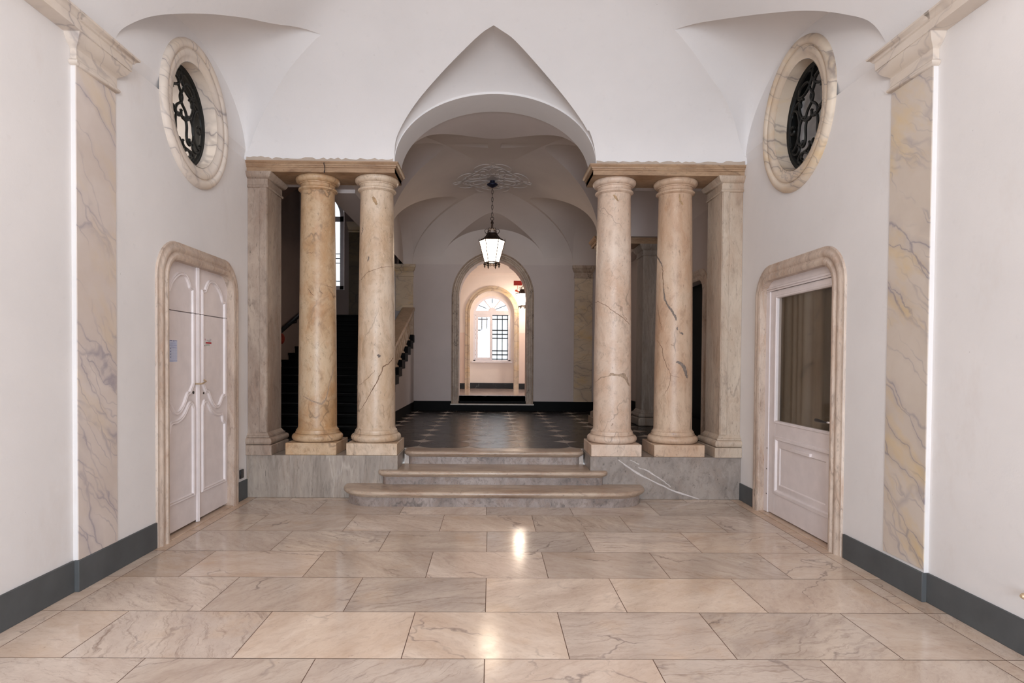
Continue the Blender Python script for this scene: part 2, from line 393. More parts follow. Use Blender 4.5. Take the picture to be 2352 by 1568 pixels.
def floormat():
    m = NT('marble_floor_tiles'); p = m.pos()
    a = m.n('ShaderNodeAttribute', attribute_name='tile_rand'); sep = m.n('ShaderNodeSeparateColor'); m.l(a.outputs['Color'], sep.inputs[0])
    r1, r2, r3 = sep.outputs
    ang = m.math('MULTIPLY', m.math('SUBTRACT', r1, .5), 2.4)
    vr = m.n('ShaderNodeVectorRotate', rotation_type='Z_AXIS'); m.l(p, vr.inputs['Vector']); m.l(ang, vr.inputs['Angle'])
    off = m.n('ShaderNodeVectorMath', operation='SCALE'); m.l(a.outputs['Color'], off.inputs[0]); off.inputs['Scale'].default_value = 37
    ad = m.n('ShaderNodeVectorMath', operation='ADD'); m.l(vr.outputs[0], ad.inputs[0]); m.l(off.outputs[0], ad.inputs[1])
    q = ad.outputs[0]
    st = m.mapping(m.warp(q, 2.6, .3), (.8, 2.6, 1))
    n1 = m.noise(st, 1.6, 8, .68); n2 = m.noise(m.mapping(m.warp(q, 2.5, .25), (.6, 7, 1)), 4.5, 8, .78)
    n3 = m.noise(q, 1.9, 6, .65); n6 = m.noise(m.mapping(q, (1, 1.6, 1)), 18, 6, .72)
    light = m.mix(r2, lin((228, 211, 194)), lin((217, 202, 189)))
    dark = m.mix(r3, lin((197, 171, 149)), lin((186, 169, 157)))
    c = m.mix(m.rng(n1, .3, .7), dark, light)
    c = m.mix(m.math('MULTIPLY', m.rng(n3, .55, .72), .5), c, lin((204, 172, 140)))
    c = m.mix(m.rng(n6, .5, .74, 0, .4), c, lin((172, 146, 130)))
    streak = m.math('MULTIPLY', m.rng(n2, .52, .7), m.math('MULTIPLY_ADD', m.math('MULTIPLY', r3, r3), .75, .12))
    c = m.mix(streak, c, lin((140, 118, 104)))
    e = m.cells(m.mapping(m.warp(m.warp(q, 1.3, .7), 6, .12), (.6, 1.5, 1)), 1.7)
    v = m.math('MULTIPLY', m.rng(e, 0, .018, 1, 0), m.rng(m.noise(q, 2.2, 3), .5, .62))
    c = m.mix(m.math('MULTIPLY', v, .6), c, lin((110, 96, 94)))
    sp = m.rng(m.noise(q, 40, 3, .6), .68, .76); c = m.mix(m.math('MULTIPLY', sp, .4), c, lin((120, 96, 84)))
    # tread grime
    g = m.rng(m.noise(p, .8, 5, .65), .5, .8, 0, .22); c = m.mix(g, c, lin((150, 122, 104)))
    tone = m.math('MULTIPLY_ADD', m.math('FRACT', m.math('MULTIPLY', r2, 7.3)), .24, .85)
    tv = m.n('ShaderNodeVectorMath', operation='SCALE'); m.l(c, tv.inputs[0]); m.l(tone, tv.inputs['Scale'])
    return m.done(tv.outputs[0], m.rng(m.noise(p, 7, 5, .7), .3, .75, .1, .2), .32)
MAT['floor'] = floormat()
MAT['grout'] = plain('dark_grout', (112, 88, 74), .8, .2, 0, .1, 20)
MAT['border'] = marble('beige_border_strip', (208, 184, 162), (188, 160, 138), (178, 136, 100), (120, 96, 84), .3, 2, .4, .4)
def discmat():
    m = NT('black_disc_tile'); p = m.pos()
    n = m.noise(p, 5, 6, .65)
    c = m.ramp(n, [(.3, lin((26, 22, 22))), (.7, lin((48, 40, 39)))])
    m.bump(m.noise(p, 7, 3), .05, .01)
    return m.done(c, m.rng(n, .3, .7, .2, .3), .3)
MAT['disc'] = discmat()

# ------------------------------------------------------------------ key dimensions
XL, XR = -2.55, 2.645           # bay walls
XLN, XRN = -2.578, 2.673        # near walls, set back behind the pilaster strips
YP = 6.43                       # podium front
SPR = 3.505                     # springing of the entrance vault
YE = -4.2                       # entrance end wall
ZP = .447                       # podium top
HF = .45                        # upper hall floor
YF = 12.26                      # far wall of the hall

def ellprism(axis, c, half, spring, crown, a, b, low, n=40):
    pts = [(c-half, low), (c+half, low)] + arc(c, spring, half, crown-spring, 0, PI, n)
    m = MB(); m.prism(pts, axis, a, b); return m

# ------------------------------------------------------------------ FLOOR of the entrance hall
def build_floor():
    m = MB(); rnd = []
    m.box(XLN-.1, XRN+.1, YE-.1, YP+.1, -.1, -.0015, 1); rnd += [(0, 0, 0)]*6
    rowY = [YE]
    y = 5.742-.558*17
    ys = [5.742-.5565*k for k in range(17, -1, -1)] + [6.298, 6.44]
    bl, br = XL+.105, XR-.11
    g = .0022
    for i in range(len(ys)-1):
        y0, y1 = ys[i], ys[i+1]
        if y1 < YE: continue
        k = len(ys)-3-i                 # 0 = the row between 5.186 and 5.742
        x0 = -.425 if k % 2 == 1 else -.02
        if k == 0: x0 = -.03
        if k == -1: x0 = -.425
        if k == -2: x0 = -.03
        xs = [x0+.82*j for j in range(-4, 5)]
        edges = [bl]+[x for x in xs if bl+.09 < x < br-.09]+[br]
        for a, b in zip(edges[:-1], edges[1:]):
            m.add([(a+g, y0+g, 0), (b-g, y0+g, 0), (b-g, y1-g, 0), (a+g, y1-g, 0)], [(0, 1, 2, 3)], 0)
            r = (random.random(), random.random(), random.random())
            if k == 2 and -1.7 < a < -1.4: r = (.72, .05, 1.)        # the dark streaked slab
            if k == 0 and a > 1.5: r = (.4, .0, .9)
            rnd.append(r)
        for a, b in ((XLN-.05, bl), (br, XRN+.05)):
            m.add([(a+g, y0+g, 0), (b-g, y0+g, 0), (b-g, y1-g, 0), (a+g, y1-g, 0)], [(0, 1, 2, 3)], 2 if k <= 2 else 0)
            rnd.append((random.random(), .2+.3*random.random(), random.random()))
    o = m.build('floor', [MAT['floor'], MAT['grout'], MAT['border']], smooth=0)
    at = o.data.attributes.new('tile_rand', 'FLOAT_COLOR', 'FACE')
    for d, r in zip(at.data, rnd): d.color = (*r, 1)
    tag(o, 'beige and grey veined marble slab floor of the entrance hall', 'floor', kind='structure')
build_floor()

# ------------------------------------------------------------------ WALLS of the entrance hall
OCU_L = (5.34, 3.53, .585, .605); OCU_R = (5.34, 3.585, .61, .64)
IN_L = (5.34, 3.53, .40, .425); IN_R = (5.34, 3.585, .415, .455)
def ell(c, n=64, k=1.): return [(c[0]+c[2]*k*math.cos(2*PI*i/n), c[1]+c[3]*k*math.sin(2*PI*i/n)) for i in range(n)]
DOOR_L = (4.84, 6.05, 2.245); DOOR_R = (4.70, 5.95, 2.225)
def door_outline(y0, y1, z, r=.17, z0=-.05): return roundpath([(y0, z0), (y0, z), (y1, z), (y1, z0)], [0, r, r, 0], 10)
def holes(side):
    oc, d = (IN_L, DOOR_L) if side < 0 else (IN_R, DOOR_R)
    a, b = (-2.95, -2.4) if side < 0 else (2.5, 3.05)
    c1 = MB(); c1.prism(ell(oc), 'x', a, b)
    c2 = MB(); c2.prism(door_outline(d[0]-.02, d[1]+.02, d[2]+.02, .18), 'x', a, b)
    return c1, c2
w = MB(); w.prism([(-2.9, YE-.3), (XLN, YE-.3), (XLN, 3.806), (XL, 3.806), (XL, 7.0), (-2.9, 7.0)], 'z', -.1, SPR)
wl = cut(w.build('wall_left', MAT['wall']), holes(-1)); tag(wl, 'white plaster wall with panelled double door and oval grille', 'wall', kind='structure')
w = MB(); w.prism([(3.0, YE-.3), (XRN, YE-.3), (XRN, 3.69), (XR, 3.69), (XR, 7.0), (3.0, 7.0)], 'z', -.1, SPR)
wr = cut(w.build('wall_right', MAT['wall']), holes(1)); tag(wr, 'white plaster wall with half-glazed door and oval grille', 'wall', kind='structure')
# end wall behind the camera, with the open street doorway
w = MB(); w.box(-2.9, 3.0, YE-.35, YE, -.1, 4.6)
dcut = MB(); dcut.prism([(-1.25, -.2), (1.35, -.2)]+arc(.05, 2.3, 1.3, 1.0, 0, PI, 24), 'y', YE-.5, YE+.2)
wb = cut(w.build('wall_back', MAT['wall']), [dcut]); tag(wb, 'white end wall around the open street doorway', 'wall', kind='structure')

# ------------------------------------------------------------------ CEILING of the entrance hall: coved vault with lunettes
blk = MB(); blk.box(-2.95, 3.05, YE-.3, 6.90, SPR, 4.75)
cxm = .0475
# the cloister vault is the intersection of two barrels; built from two wedge-shaped height grids would leave steps,
# so the solid is intersected exactly
def inter(A, B, name='tmp'):
    a = A.build(name, MAT['plaster'], smooth=0)
    me = bpy.data.meshes.new('c'); me.from_pydata(B.v, [], B.f)
    bm = bmesh.new(); bm.from_mesh(me); bmesh.ops.recalc_face_normals(bm, faces=bm.faces); bm.to_mesh(me); bm.free()
    k = bpy.data.objects.new('c', me); COL.objects.link(k)
    md = a.modifiers.new('b', 'BOOLEAN'); md.operation = 'INTERSECT'; md.solver = 'EXACT'; md.object = k
    dg = bpy.context.evaluated_depsgraph_get(); dg.update()
    r = bpy.data.meshes.new_from_object(a.evaluated_get(dg))
    out = MB(); out.v = [v.co.copy() for v in r.vertices]; out.f = [list(p.vertices) for p in r.polygons]; out.m = [0]*len(out.f)
    for ob in (a, k):
        mm = ob.data; bpy.data.objects.remove(ob); bpy.data.meshes.remove(mm)
    bpy.data.meshes.remove(r)
    return out
RV = 1.158; HC = 1.72; PW = 1.54; yend = YP+.012
def cove(u, h=HC, R=RV): return R*max(0, 1-(max(0, (h-u))/h)**PW)**(1/PW)
def zvault(x, y):
    """cove springing from three walls, the corners blended smoothly"""
    a = max(1e-6, min(x-XLN, XRN-x)); b = max(1e-6, yend-y)
    return SPR+cove((a**-9+b**-9)**(-1/9))
def grid_solid(xs, ys, zf, low):
    m = MB(); nx, ny = len(xs), len(ys); vs = [(x, y, zf(x, y)) for y in ys for x in xs]+[(x, y, low) for y in ys for x in xs]; fs = []
    N = nx*ny
    for j in range(ny-1):
        for i in range(nx-1):
            a = j*nx+i; fs.append((a, a+1, a+nx+1, a+nx)); fs.append((N+a, N+a+nx, N+a+nx+1, N+a+1))
    for i in range(nx-1):
        fs.append((i, N+i, N+i+1, i+1)); b = (ny-1)*nx+i; fs.append((b, b+1, N+b+1, N+b))
    for j in range(ny-1):
        a = j*nx; fs.append((a, a+nx, N+a+nx, N+a)); b = j*nx+nx-1; fs.append((b, N+b, N+b+nx, b+nx))
    m.add(vs, fs); return m
dist = [HC*1.05*(1-math.cos(PI/2*i/40)) for i in range(41)]
xs = [XLN+d for d in dist]+[XLN+dist[-1]+(XRN-XLN-2*dist[-1])*k/10 for k in range(1, 10)]+[XRN-d for d in dist[::-1]]
ys = [YE-.03+(yend-dist[-1]-YE)*k/14 for k in range(14)]+[yend-d for d in dist[::-1]]
cloister = grid_solid(xs, ys, zvault, SPR-.3)
def on_vault(px, py):
    """where the sight line through a picture point meets the vault surface"""
    d = ray(px, py); lo = (SPR+.002-CAM.z)/d.z; t = lo
    while t < 12:
        p = CAM+d*t
        if p.z > zvault(p.x, p.y): break
        t += .01
    a, b = t-.01, t
    for _ in range(20):
        c = (a+b)/2; p = CAM+d*c
        if p.z > zvault(p.x, p.y): b = c
        else: a = c
    return CAM+d*a
def resample(pts, n):
    pts = [Vector(p) for p in pts]; L = [0]
    for a, b in zip(pts[:-1], pts[1:]): L.append(L[-1]+(b-a).length)
    out = []; k = 0
    for i in range(n+1):
        s_ = L[-1]*i/n
        while k < len(L)-2 and L[k+1] < s_: k += 1
        out.append(pts[k].lerp(pts[k+1], (s_-L[k])/max(1e-9, L[k+1]-L[k])))
    return out
def cat3(pts, n=8):
    P = [Vector(p) for p in pts]; P = [P[0]*2-P[1]]+P+[P[-1]*2-P[-2]]; out = []
    for i in range(1, len(P)-2):
        for k in range(n):
            t = k/n
            out.append(.5*((2*P[i])+(P[i+1]-P[i-1])*t+(2*P[i-1]-5*P[i]+4*P[i+1]-P[i+2])*t*t+(3*P[i]-P[i-1]-3*P[i+1]+P[i+2])*t**3))
    out.append(P[-2]); return out
def lunette_solid(axis, wall, c, half, rise, inw, near, far, low, n=36, bulge=.13):
    """ruled web between the elliptic arch on the wall and the two groin lines, which meet at the apex"""
    la = 1 if axis == 'x' else 0
    def A(l):
        z = SPR+.002+rise*math.sqrt(max(0, 1-((l-c)/half)**2))
        return Vector((wall, l, z)) if axis == 'x' else Vector((l, wall, z))
    inw = Vector(inw)*.04; rev = near[0][la] > near[-1][la]
    l0, l1 = (c+half, c-half) if rev else (c-half, c+half)
    g1 = resample(cat3([A(l0)+inw]+near), n); g2 = resample(cat3(far+[A(l1)+inw]), n)
    G = [Vector(p) for p in g1+g2[1:]]; ap = g1[-1][la]; B = []
    for p in G:
        l = p[la]
        B.append(A(l0+(c-l0)*(l-l0)/(ap-l0)) if (l-ap)*(l0-ap) > 0 else A(c+(l1-c)*(l-ap)/(l1-ap)))
    S = [0, .08, .16, .25, .34, .43, .52, .61, .7, .79, .87, .94, 1., 1.03]; k = len(B); top = []
    for s_ in S:        # the web is dished a little between wall and groins
        top += [b+(g-b)*s_+Vector((0, 0, bulge*4*s_*(1-s_)*math.sin(PI*i/(k-1))**.7)) for i, (b, g) in enumerate(zip(B, G))]
    bot = [Vector((p.x, p.y, low)) for p in top]; N = len(top); fs = []
    for j in range(len(S)-1):
        for i in range(k-1):
            a = j*k+i; fs += [(a, a+1, a+k+1, a+k), (N+a, N+a+k, N+a+k+1, N+a+1)]
    for i in range(k-1):
        b = (len(S)-1)*k+i; fs += [(i, N+i, N+i+1, i+1), (b, b+1, N+b+1, N+b)]
    for j in range(len(S)-1):
        a = j*k; b = j*k+k-1; fs += [(a, a+k, N+a+k, N+a), (b, N+b, N+b+k, b+k)]
    m = MB(); m.add(top+bot, fs); return m
def groin(px): return [on_vault(*p) for p in px]
nearL = [(289, 61), (340, 39.5), (383, 33), (434, 31), (485, 32.5), (562, 41), (638, 56), (737, 79)]
farL = [(737, 79), (694, 122), (664, 158), (628, 217), (597, 275), (578, 325)]
nearR = [(1997, 49), (1940, 33), (1891, 26), (1830, 25), (1741, 33), (1633, 48), (1550, 68)]
farR = [(1550, 68), (1584, 108), (1627, 170), (1657, 212), (1684, 270), (1697, 320)]
cenA = [(912.5, 311), (951.6, 242), (1010, 172), (1075, 105), (1110, 73), (1134, 58)]
cenB = [(1134, 58), (1155, 72), (1184, 94), (1249, 166), (1314, 246), (1353, 307)]
lunL = lunette_solid('x', XL, 5.315, 1.115, .715, (1, 0, 0), groin(nearL), groin(farL), SPR-.22)
lunR = lunette_solid('x', XR, 5.285, 1.145, .75, (-1, 0, 0), groin(nearR), groin(farR), SPR-.23)
lunC = lunette_solid('y', 6.444, .035, 1.055, .742, (0, -1, 0), groin(cenA), groin(cenB), SPR-.21)
def lunette(axis, p0, d, L, c0, ca, h0, ha, r0, ra, low, n=80, spr=SPR):
    """tapering, rising lunette solid for the hall: half ellipse c0+ca*u, half width h0+ha*u, rise r0+ra*u"""
    m = MB(); secs = []
    for u in (-.0, L):
        c, h, r = c0+ca*u, h0+ha*u, r0+ra*u
        secs.append((p0+d*u, [(c-h, low), (c+h, low)]+arc(c, spr, h, r, 0, PI, n)))
    k = len(secs[0][1]); vs = []
    for t, pts in secs:
        for a, z in pts: vs.append((t, a, z) if axis == 'x' else (a, t, z))
    m.add(vs, [list(range(k))[::-1], [k+i for i in range(k)]]+[(i, (i+1) % k, k+(i+1) % k, k+i) for i in range(k)])
    return m
band = ellprism('y', .035, 1.05, SPR, 4.225, 6.3, 6.92, SPR-.2, 80)
oL = MB(); oL.prism(ell(IN_L), 'x', -3.0, -2.3); oR = MB(); oR.prism(ell(IN_R), 'x', 2.4, 3.1)
ceil = cut(blk.build('ceiling', MAT['plaster']), [cloister, lunL, lunR, lunC, band, oL, oR], 8)
tag(ceil, 'white coved vault with three pointed lunettes over the entrance hall', 'ceiling', kind='structure')

# ------------------------------------------------------------------ baseboards
def baseboard(name, segs, label):
    m = MB()
    for s in segs: m.box(*s)
    o = m.build(name, MAT['base'], bevel=.003); tag(o, label, 'baseboard', kind='structure')
baseboard('baseboard_left', [(XLN-.02, XLN+.014, YE, 3.80, 0, .196), (XL-.02, XL+.014, 3.795, 4.69, 0, .196), (XL-.02, XL+.014, 6.205, 6.43, 0, .196)], 'dark grey painted skirting along the left wall')
baseboard('baseboard_right', [(XRN-.014, XRN+.02, YE, 3.70, 0, .178), (XR-.014, XR+.02, 3.685, 4.53, 0, .178), (XR-.014, XR+.02, 6.11, 6.43, 0, .178)], 'dark grey painted skirting along the right wall')

# ------------------------------------------------------------------ painted pilasters with capital, cornice along the near walls
CAPP = [(0, 3.235), (.014, 3.24), (.022, 3.25), (.022, 3.26), (.012, 3.268), (.006, 3.275), (.006, 3.335), (.014, 3.345), (.02, 3.35), (.034, 3.36), (.05, 3.378), (.06, 3.398), (.064, 3.41), (.07, 3.412), (.072, 3.462), (.082, 3.468), (.084, 3.474), (.094, 3.487), (.108, 3.492), (.11, 3.5035), (.0, 3.5045)]
def pilaster(side, y0, y1):
    x = XL if side < 0 else XR; s = -side
    word = 'left' if side < 0 else 'right'
    r = empty('pilaster', (x, (y0+y1)/2, 0), ('grey-veined painted marble pilaster strip on the wall left of the double door' if side < 0 else 'yellow-patched painted marble pilaster strip on the wall beside the half-glazed door'), 'pilaster')
    m = MB(); m.box(min(x, x+.006*s), max(x, x+.006*s), y0, y1, .197, 3.24)
    m.build('shaft', MAT['pil'] if side < 0 else MAT['pilr'], r)
    # capital wraps three sides
    back = x-.027*s
    path = [(back, y0), (x+.006*s, y0), (x+.006*s, y1), (x, y1)]
    m = MB(); m.sweep(path, CAPP, 'xy', 0, 1, 1 if side < 0 else -1)
    m.build('capital', MAT['capm'], r)
    # the cornice continues towards the street door
    r2 = empty('cornice', (x, 0, 3.4), 'cream painted cornice band running along the %s wall to the pilaster' % word, 'cornice')
    prof = [(0, 3.412), (.072, 3.412), (.074, 3.462), (.082, 3.468), (.084, 3.474), (.094, 3.487), (.108, 3.492), (.11, 3.5035), (0, 3.5045)]
    xn = XLN if side < 0 else XRN
    dx = abs(x-xn)+.006
    prof = [(o+(dx if o > 0 else 0), z) for o, z in prof]
    m = MB(); m.sweep([(xn, YE), (xn, y0-.07)], prof, 'xy', 0, 1, 1 if side < 0 else -1)
    m.build('band', MAT['capm'], r2)
pilaster(-1, 3.806, 4.20); pilaster(1, 3.69, 4.07)

# ------------------------------------------------------------------ podium walls
def podium(name, x0, x1, y1, mat, label):
    r = empty(name, ((x0+x1)/2, YP, 0), label, 'podium')
    m = MB(); m.box(x0, x1, YP, y1, 0, ZP); m.build('block', mat, r, bevel=.005)
    return r
podL = podium('podium_wall', XL, -.968, 7.0, MAT['pod'], 'grey streaked marble podium carrying the left column pair')
podR = podium('podium_wall.001', 1.055, XR, 7.0, MAT['podr'], 'grey cloudy marble podium with white diagonal veins under the right column pair')
# ribbons lying on a surface: veins, cracks and mortar repairs with their own outline
def ribbon(pts3, widths, nrm, lift=.0012):
    m = MB(); n = len(pts3); L = []; R = []
    for i in range(n):
        a = pts3[max(0, i-1)]; b = pts3[min(n-1, i+1)]
        d = (b-a).normalized(); nn = nrm(pts3[i]); sd = d.cross(nn).normalized()
        p = pts3[i]+nn*lift
        L.append(p-sd*widths[i]/2); R.append(p+sd*widths[i]/2)
    m.add(L+R, [(i, i+1, n+i+1, n+i) for i in range(n-1)])
    return m
def jag(pts, n, amp):
    out = []
    for (x0, y0, w0), (x1, y1, w1) in zip(pts[:-1], pts[1:]):
        for k in range(n):
            t = k/n; j = amp if k else amp*.3
            out.append((x0+(x1-x0)*t+random.uniform(-j, j), y0+(y1-y0)*t+random.uniform(-j, j), (w0+(w1-w0)*t)*random.uniform(.75, 1.25)))
    out.append(pts[-1]); return out
def flat_ribbons(lines, y, name, mat, parent):
    for pts in lines:
        pts = jag(pts, 4, .9)
        p3 = [at_y(px, py, y) for px, py, _ in pts]
        ribbon(p3, [w*(y/FPX) for *_, w in pts], lambda p: Vector((0, -1, 0))).build(name, mat, parent, smooth=0)
flat_ribbons([[(1421, 1056, 2), (1455, 1081, 4), (1500, 1105, 3), (1550, 1128, 4), (1606, 1146, 2)], [(1466, 1073, 2), (1490, 1082, 3), (1520, 1102, 2), (1540, 1118, 1.4)], [(1447, 1056, 1.2), (1468, 1066, 2)]], YP, 'white_vein', MAT['whitevein'], podR)

# ------------------------------------------------------------------ columns
def col_r(z):           # shaft radius with entasis
    t = max(0, min(1, (z-.70)/(3.255-.70)))
    return .2045-.0285*t**1.5
CYC = 6.70
def column(name, x, mat, label, group):
    r = empty(name, (x, CYC, ZP), label, 'column', group)
    m = MB(); m.box(x-.267, x+.267, CYC-.262, CYC+.262, ZP, ZP+.127); m.build('plinth', mat, r, bevel=.006)
    z = ZP+.127
    prof = [(.225, 0)]+[(.226+.043*math.cos(t), .042+.042*math.sin(t)) for t in [(-PI/2)+PI*i/10 for i in range(11)]]+[(.232, .086), (.232, .098), (.226, .1), (.224, .122), (.218, .125), (.21, .135), (.2045, .152)]
    m = MB(); m.lathe(prof, (x, CYC, z), 64); m.build('base', mat, r)
    z0 = z+.152; n = 40
    m = MB(); m.lathe([(col_r(z0+(3.245-z0)*i/n), z0+(3.245-z0)*i/n) for i in range(n+1)], (x, CYC, 0), 64); sh = m.build('shaft', mat, r)
    prof = [(.176, 3.245), (.184, 3.25), (.192, 3.256)]+[(.192+.014*math.cos(t), 3.27+.014*math.sin(t)) for t in [(-PI/2)+PI*i/6 for i in range(7)]]+[(.184, 3.286), (.179, 3.292), (.179, 3.322), (.19, 3.325), (.191, 3.333), (.206, 3.336), (.221, 3.346), (.23, 3.36), (.233, 3.374), (.23, 3.388), (.22, 3.398)]
    m = MB(); m.lathe(prof, (x, CYC, 0), 64); m.build('capital', mat, r)
    return r, sh
GC = 'four marble columns flanking the steps'
cols = {}
cols['lo'] = column('column', -1.881, MAT['col_lo'], 'honey-coloured marble column nearest the left pier, curved mortar repair low down', GC)
cols['li'] = column('column.001', -1.2435, MAT['col_li'], 'cream marble column just left of the steps, diagonal crack and small dark hole', GC)
cols['ri'] = column('column.002', 1.3315, MAT['col_ri'], 'pale marble column just right of the steps, brown jagged repair across it', GC)
cols['ro'] = column('column.003', 1.998, MAT['col_ro'], 'rose-beige marble column nearest the right pier, long grey crack down it', GC)
CXS = dict(lo=-1.881, li=-1.2435, ri=1.3315, ro=1.998)
def on_col(px, py, x):
    d = ray(px, py); rr = .19
    for _ in range(5):
        ax, ay = d.x, d.y; ox, oy = CAM.x-x, CAM.y-CYC
        A = ax*ax+ay*ay; B = 2*(ox*ax+oy*ay); Cc = ox*ox+oy*oy-rr*rr; D = B*B-4*A*Cc
        if D < 0: D = 0
        t = (-B-math.sqrt(D))/(2*A); p = CAM+d*t; rr = col_r(p.z)
    return p
def col_ribbons(key, lines, name, mat, amp=1.1):
    x = CXS[key]
    for pts in lines:
        pts = jag(pts, 5, amp)
        p3 = [on_col(px, py, x) for px, py, _ in pts]
        r = ribbon(p3, [w*.72*(6.5/FPX) for *_, w in pts], lambda p: Vector((p.x-x, p.y-CYC, 0)).normalized(), .0015)
        r.build(name, mat, cols[key][1], smooth=0)
col_ribbons('lo', [[(696, 909, 2), (715, 920, 4), (738, 928, 6), (748, 918, 4), (754, 893, 3), (763, 858, 4), (770, 833, 2)]], 'mortar_repair', MAT['repair'], .6)
col_ribbons('lo', [[(707, 663, 1), (714, 672, 2), (722, 680, 1.2)], [(734, 668, 1), (741, 675, 1.6)], [(745, 654, 1), (757, 659, 1.4), (764, 660, 1)], [(692, 985, 1), (720, 988, 1.4), (730, 990, 1)], [(705, 582, 1), (718, 580, 1.3)]], 'crack', MAT['crack'])
col_ribbons('li', [[(828, 942, 1.4), (850, 905, 2), (864, 880, 2.6), (876, 854, 3), (880, 842, 4), (893, 835, 3), (903, 822, 2)], [(826, 884, .9), (848, 866, 1.1), (861, 850, 1)], [(826, 645, 1.2), (846, 624, 1.4), (875, 614, 1.2), (903, 612, 1)], [(880, 930, .8), (882, 960, 1)]], 'crack', MAT['crack'])
col_ribbons('li', [[(866, 815, 5), (873, 817, 7), (869, 821, 3)], [(847, 589, 2), (846, 596, 4), (844, 600, 2)], [(832, 520, 2), (834, 528, 4), (830, 540, 2)]], 'hole', MAT['repairg'], .8)
col_ribbons('li', [[(856, 452, 6), (862, 462, 12), (866, 470, 7)]], 'stain', MAT['stain'], .8)
col_ribbons('ri', [[(1367, 878, 2), (1380, 867, 3), (1398, 863, 3.5), (1404, 859, 7), (1420, 861, 7), (1432, 862, 14), (1440, 872, 13), (1445, 886, 6)]], 'mortar_repair', MAT['repair'], .8)
col_ribbons('ri', [[(1366, 695, 1), (1374, 692, 1.6), (1394, 703, 1.4), (1415, 719, 1.5), (1432, 730, 2), (1445, 745, 2)], [(1430, 722, 1), (1440, 735, 1.6)], [(1385, 490, 1), (1391, 492, 1)], [(1404, 977, 1.4), (1408, 972, 2)]], 'crack', MAT['crack'])
col_ribbons('ri', [[(1409, 447, 4), (1414, 453, 9), (1420, 462, 3)]], 'stain', MAT['stain'], .5)
col_ribbons('ro', [[(1506, 580, 2), (1511, 592, 6), (1519, 605, 5), (1522, 612, 3)], [(1524, 660, 2.5), (1525, 668, 4), (1528, 690, 6), (1534, 702, 5), (1545, 716, 7), (1551, 728, 6), (1553, 736, 3)], [(1554, 752, 5), (1556, 758, 3)], [(1563, 763, 6), (1569, 768, 5)], [(1554, 830, 6), (1563, 834, 8), (1571, 843, 12), (1575, 856, 10), (1578, 868, 5)]], 'mortar_repair', MAT['repairg'], .9)
col_ribbons('ro', [[(1522, 612, 2), (1523, 640, 2.4), (1524, 662, 2.4)], [(1510, 700, 1.2), (1515, 735, 1.4), (1521, 758, 1)], [(1509, 781, 1), (1520, 797, 1.8), (1523, 815, 1.8), (1531, 840, 1.4), (1541, 860, 1), (1538, 882, 1.2), (1528, 904, 1)], [(1541, 790, 1.4), (1548, 795, 1.2)], [(1541, 862, .8), (1560, 866, .8)]], 'crack', MAT['crack'])
col_ribbons('ro', [[(1561, 446, 5), (1562, 462, 6), (1569, 470, 5)]], 'stain', MAT['stain'], .7)

# ------------------------------------------------------------------ wall piers at both ends of the colonnade
def pier(name, x0, x1, side, mat, label):
    """side<0: stands on the left wall, free side faces right"""
    y0, y1 = 6.465, 6.90
    r = empty(name, ((x0+x1)/2, (y0+y1)/2, ZP), label, 'pier')
    wall, free = (x0, x1) if side < 0 else (x1, x0)
    s = 1 if side < 0 else -1
    path = [(wall, y0), (free, y0), (free, y1), (wall, y1)]
    # footing
    m = MB(); m.box(min(wall, free+.065*s), max(wall, free+.065*s), y0-.06, y1+.05, ZP, ZP+.105); m.build('plinth', mat, r, bevel=.005)
    z = ZP+.105
    prof = [(0, z), (.03, z)]+[(.03+.036*math.cos(t), z+.038+.038*math.sin(t)) for t in [(-PI/2)+PI*i/8 for i in range(9)]]+[(.034, z+.08), (.034, z+.092), (.022, z+.096), (.012, z+.112), (0, z+.128)]
    m = MB(); m.sweep(path, prof, 'xy', 0, 1, s); m.build('base', mat, r)
    m = MB(); m.box(min(wall, free), max(wall, free), y0, y1, z+.05, 3.398)
    m.box(min(free-.006*s, free-.075*s), max(free-.006*s, free-.075*s), y0-.012, y0+.01, z+.13, 3.24)
    m.build('shaft', mat, r, bevel=.004)
    prof = [(0, 3.235), (.012, 3.24), (.018, 3.25), (.016, 3.262), (.006, 3.268), (.006, 3.33), (.02, 3.335), (.036, 3.35), (.05, 3.37), (.058, 3.395), (0, 3.398)]
    m = MB(); m.sweep(path, prof, 'xy', 0, 1, s); m.build('capital', mat, r)
    return r
pier('wall_pier', XL, -2.345, -1, MAT['pier'], 'worn beige marble pier against the left wall')
pier('wall_pier.001', 2.425, XR, 1, MAT['pier2'], 'pale beige marble pier against the right wall')

# ------------------------------------------------------------------ entablatures
EPROF = [(0, 3.398), (0, 3.443), (.011, 3.445), (.011, 3.461), (.019, 3.463), (.021, 3.474), (.034, 3.484), (.036, 3.487), (.03, 3.489), (.036, 3.496), (.038, 3.5045), (-.12, 3.5045)]
def entab(name, wall, free, s, label):
    y0, y1 = 6.44, 6.91
    r = empty(name, ((wall+free)/2, 6.67, 3.398), label, 'entablature')
    path = [(wall, y0), (free, y0), (free, y1), (wall, y1)]
    m = MB(); m.sweep(path, EPROF, 'xy', 0, 1, s); m.build('moulding', MAT['entab'], r)
    m = MB(); m.box(min(wall, free), max(wall, free), y0+.001, y1-.001, 3.3985, 3.50); m.build('beam', MAT['entab'], r)
    return r
eL = entab('entablature', XL, -1.012, 1, 'brown marble entablature with a crack, over the left columns')
eR = entab('entablature.001', XR, 1.058, -1, 'brown marble entablature without crack, over the right columns')
flat_ribbons([[(744, 373, 1.5), (746, 385, 1.8), (745, 397, 2)]], 6.40, 'crack', MAT['inkblack'], eL)
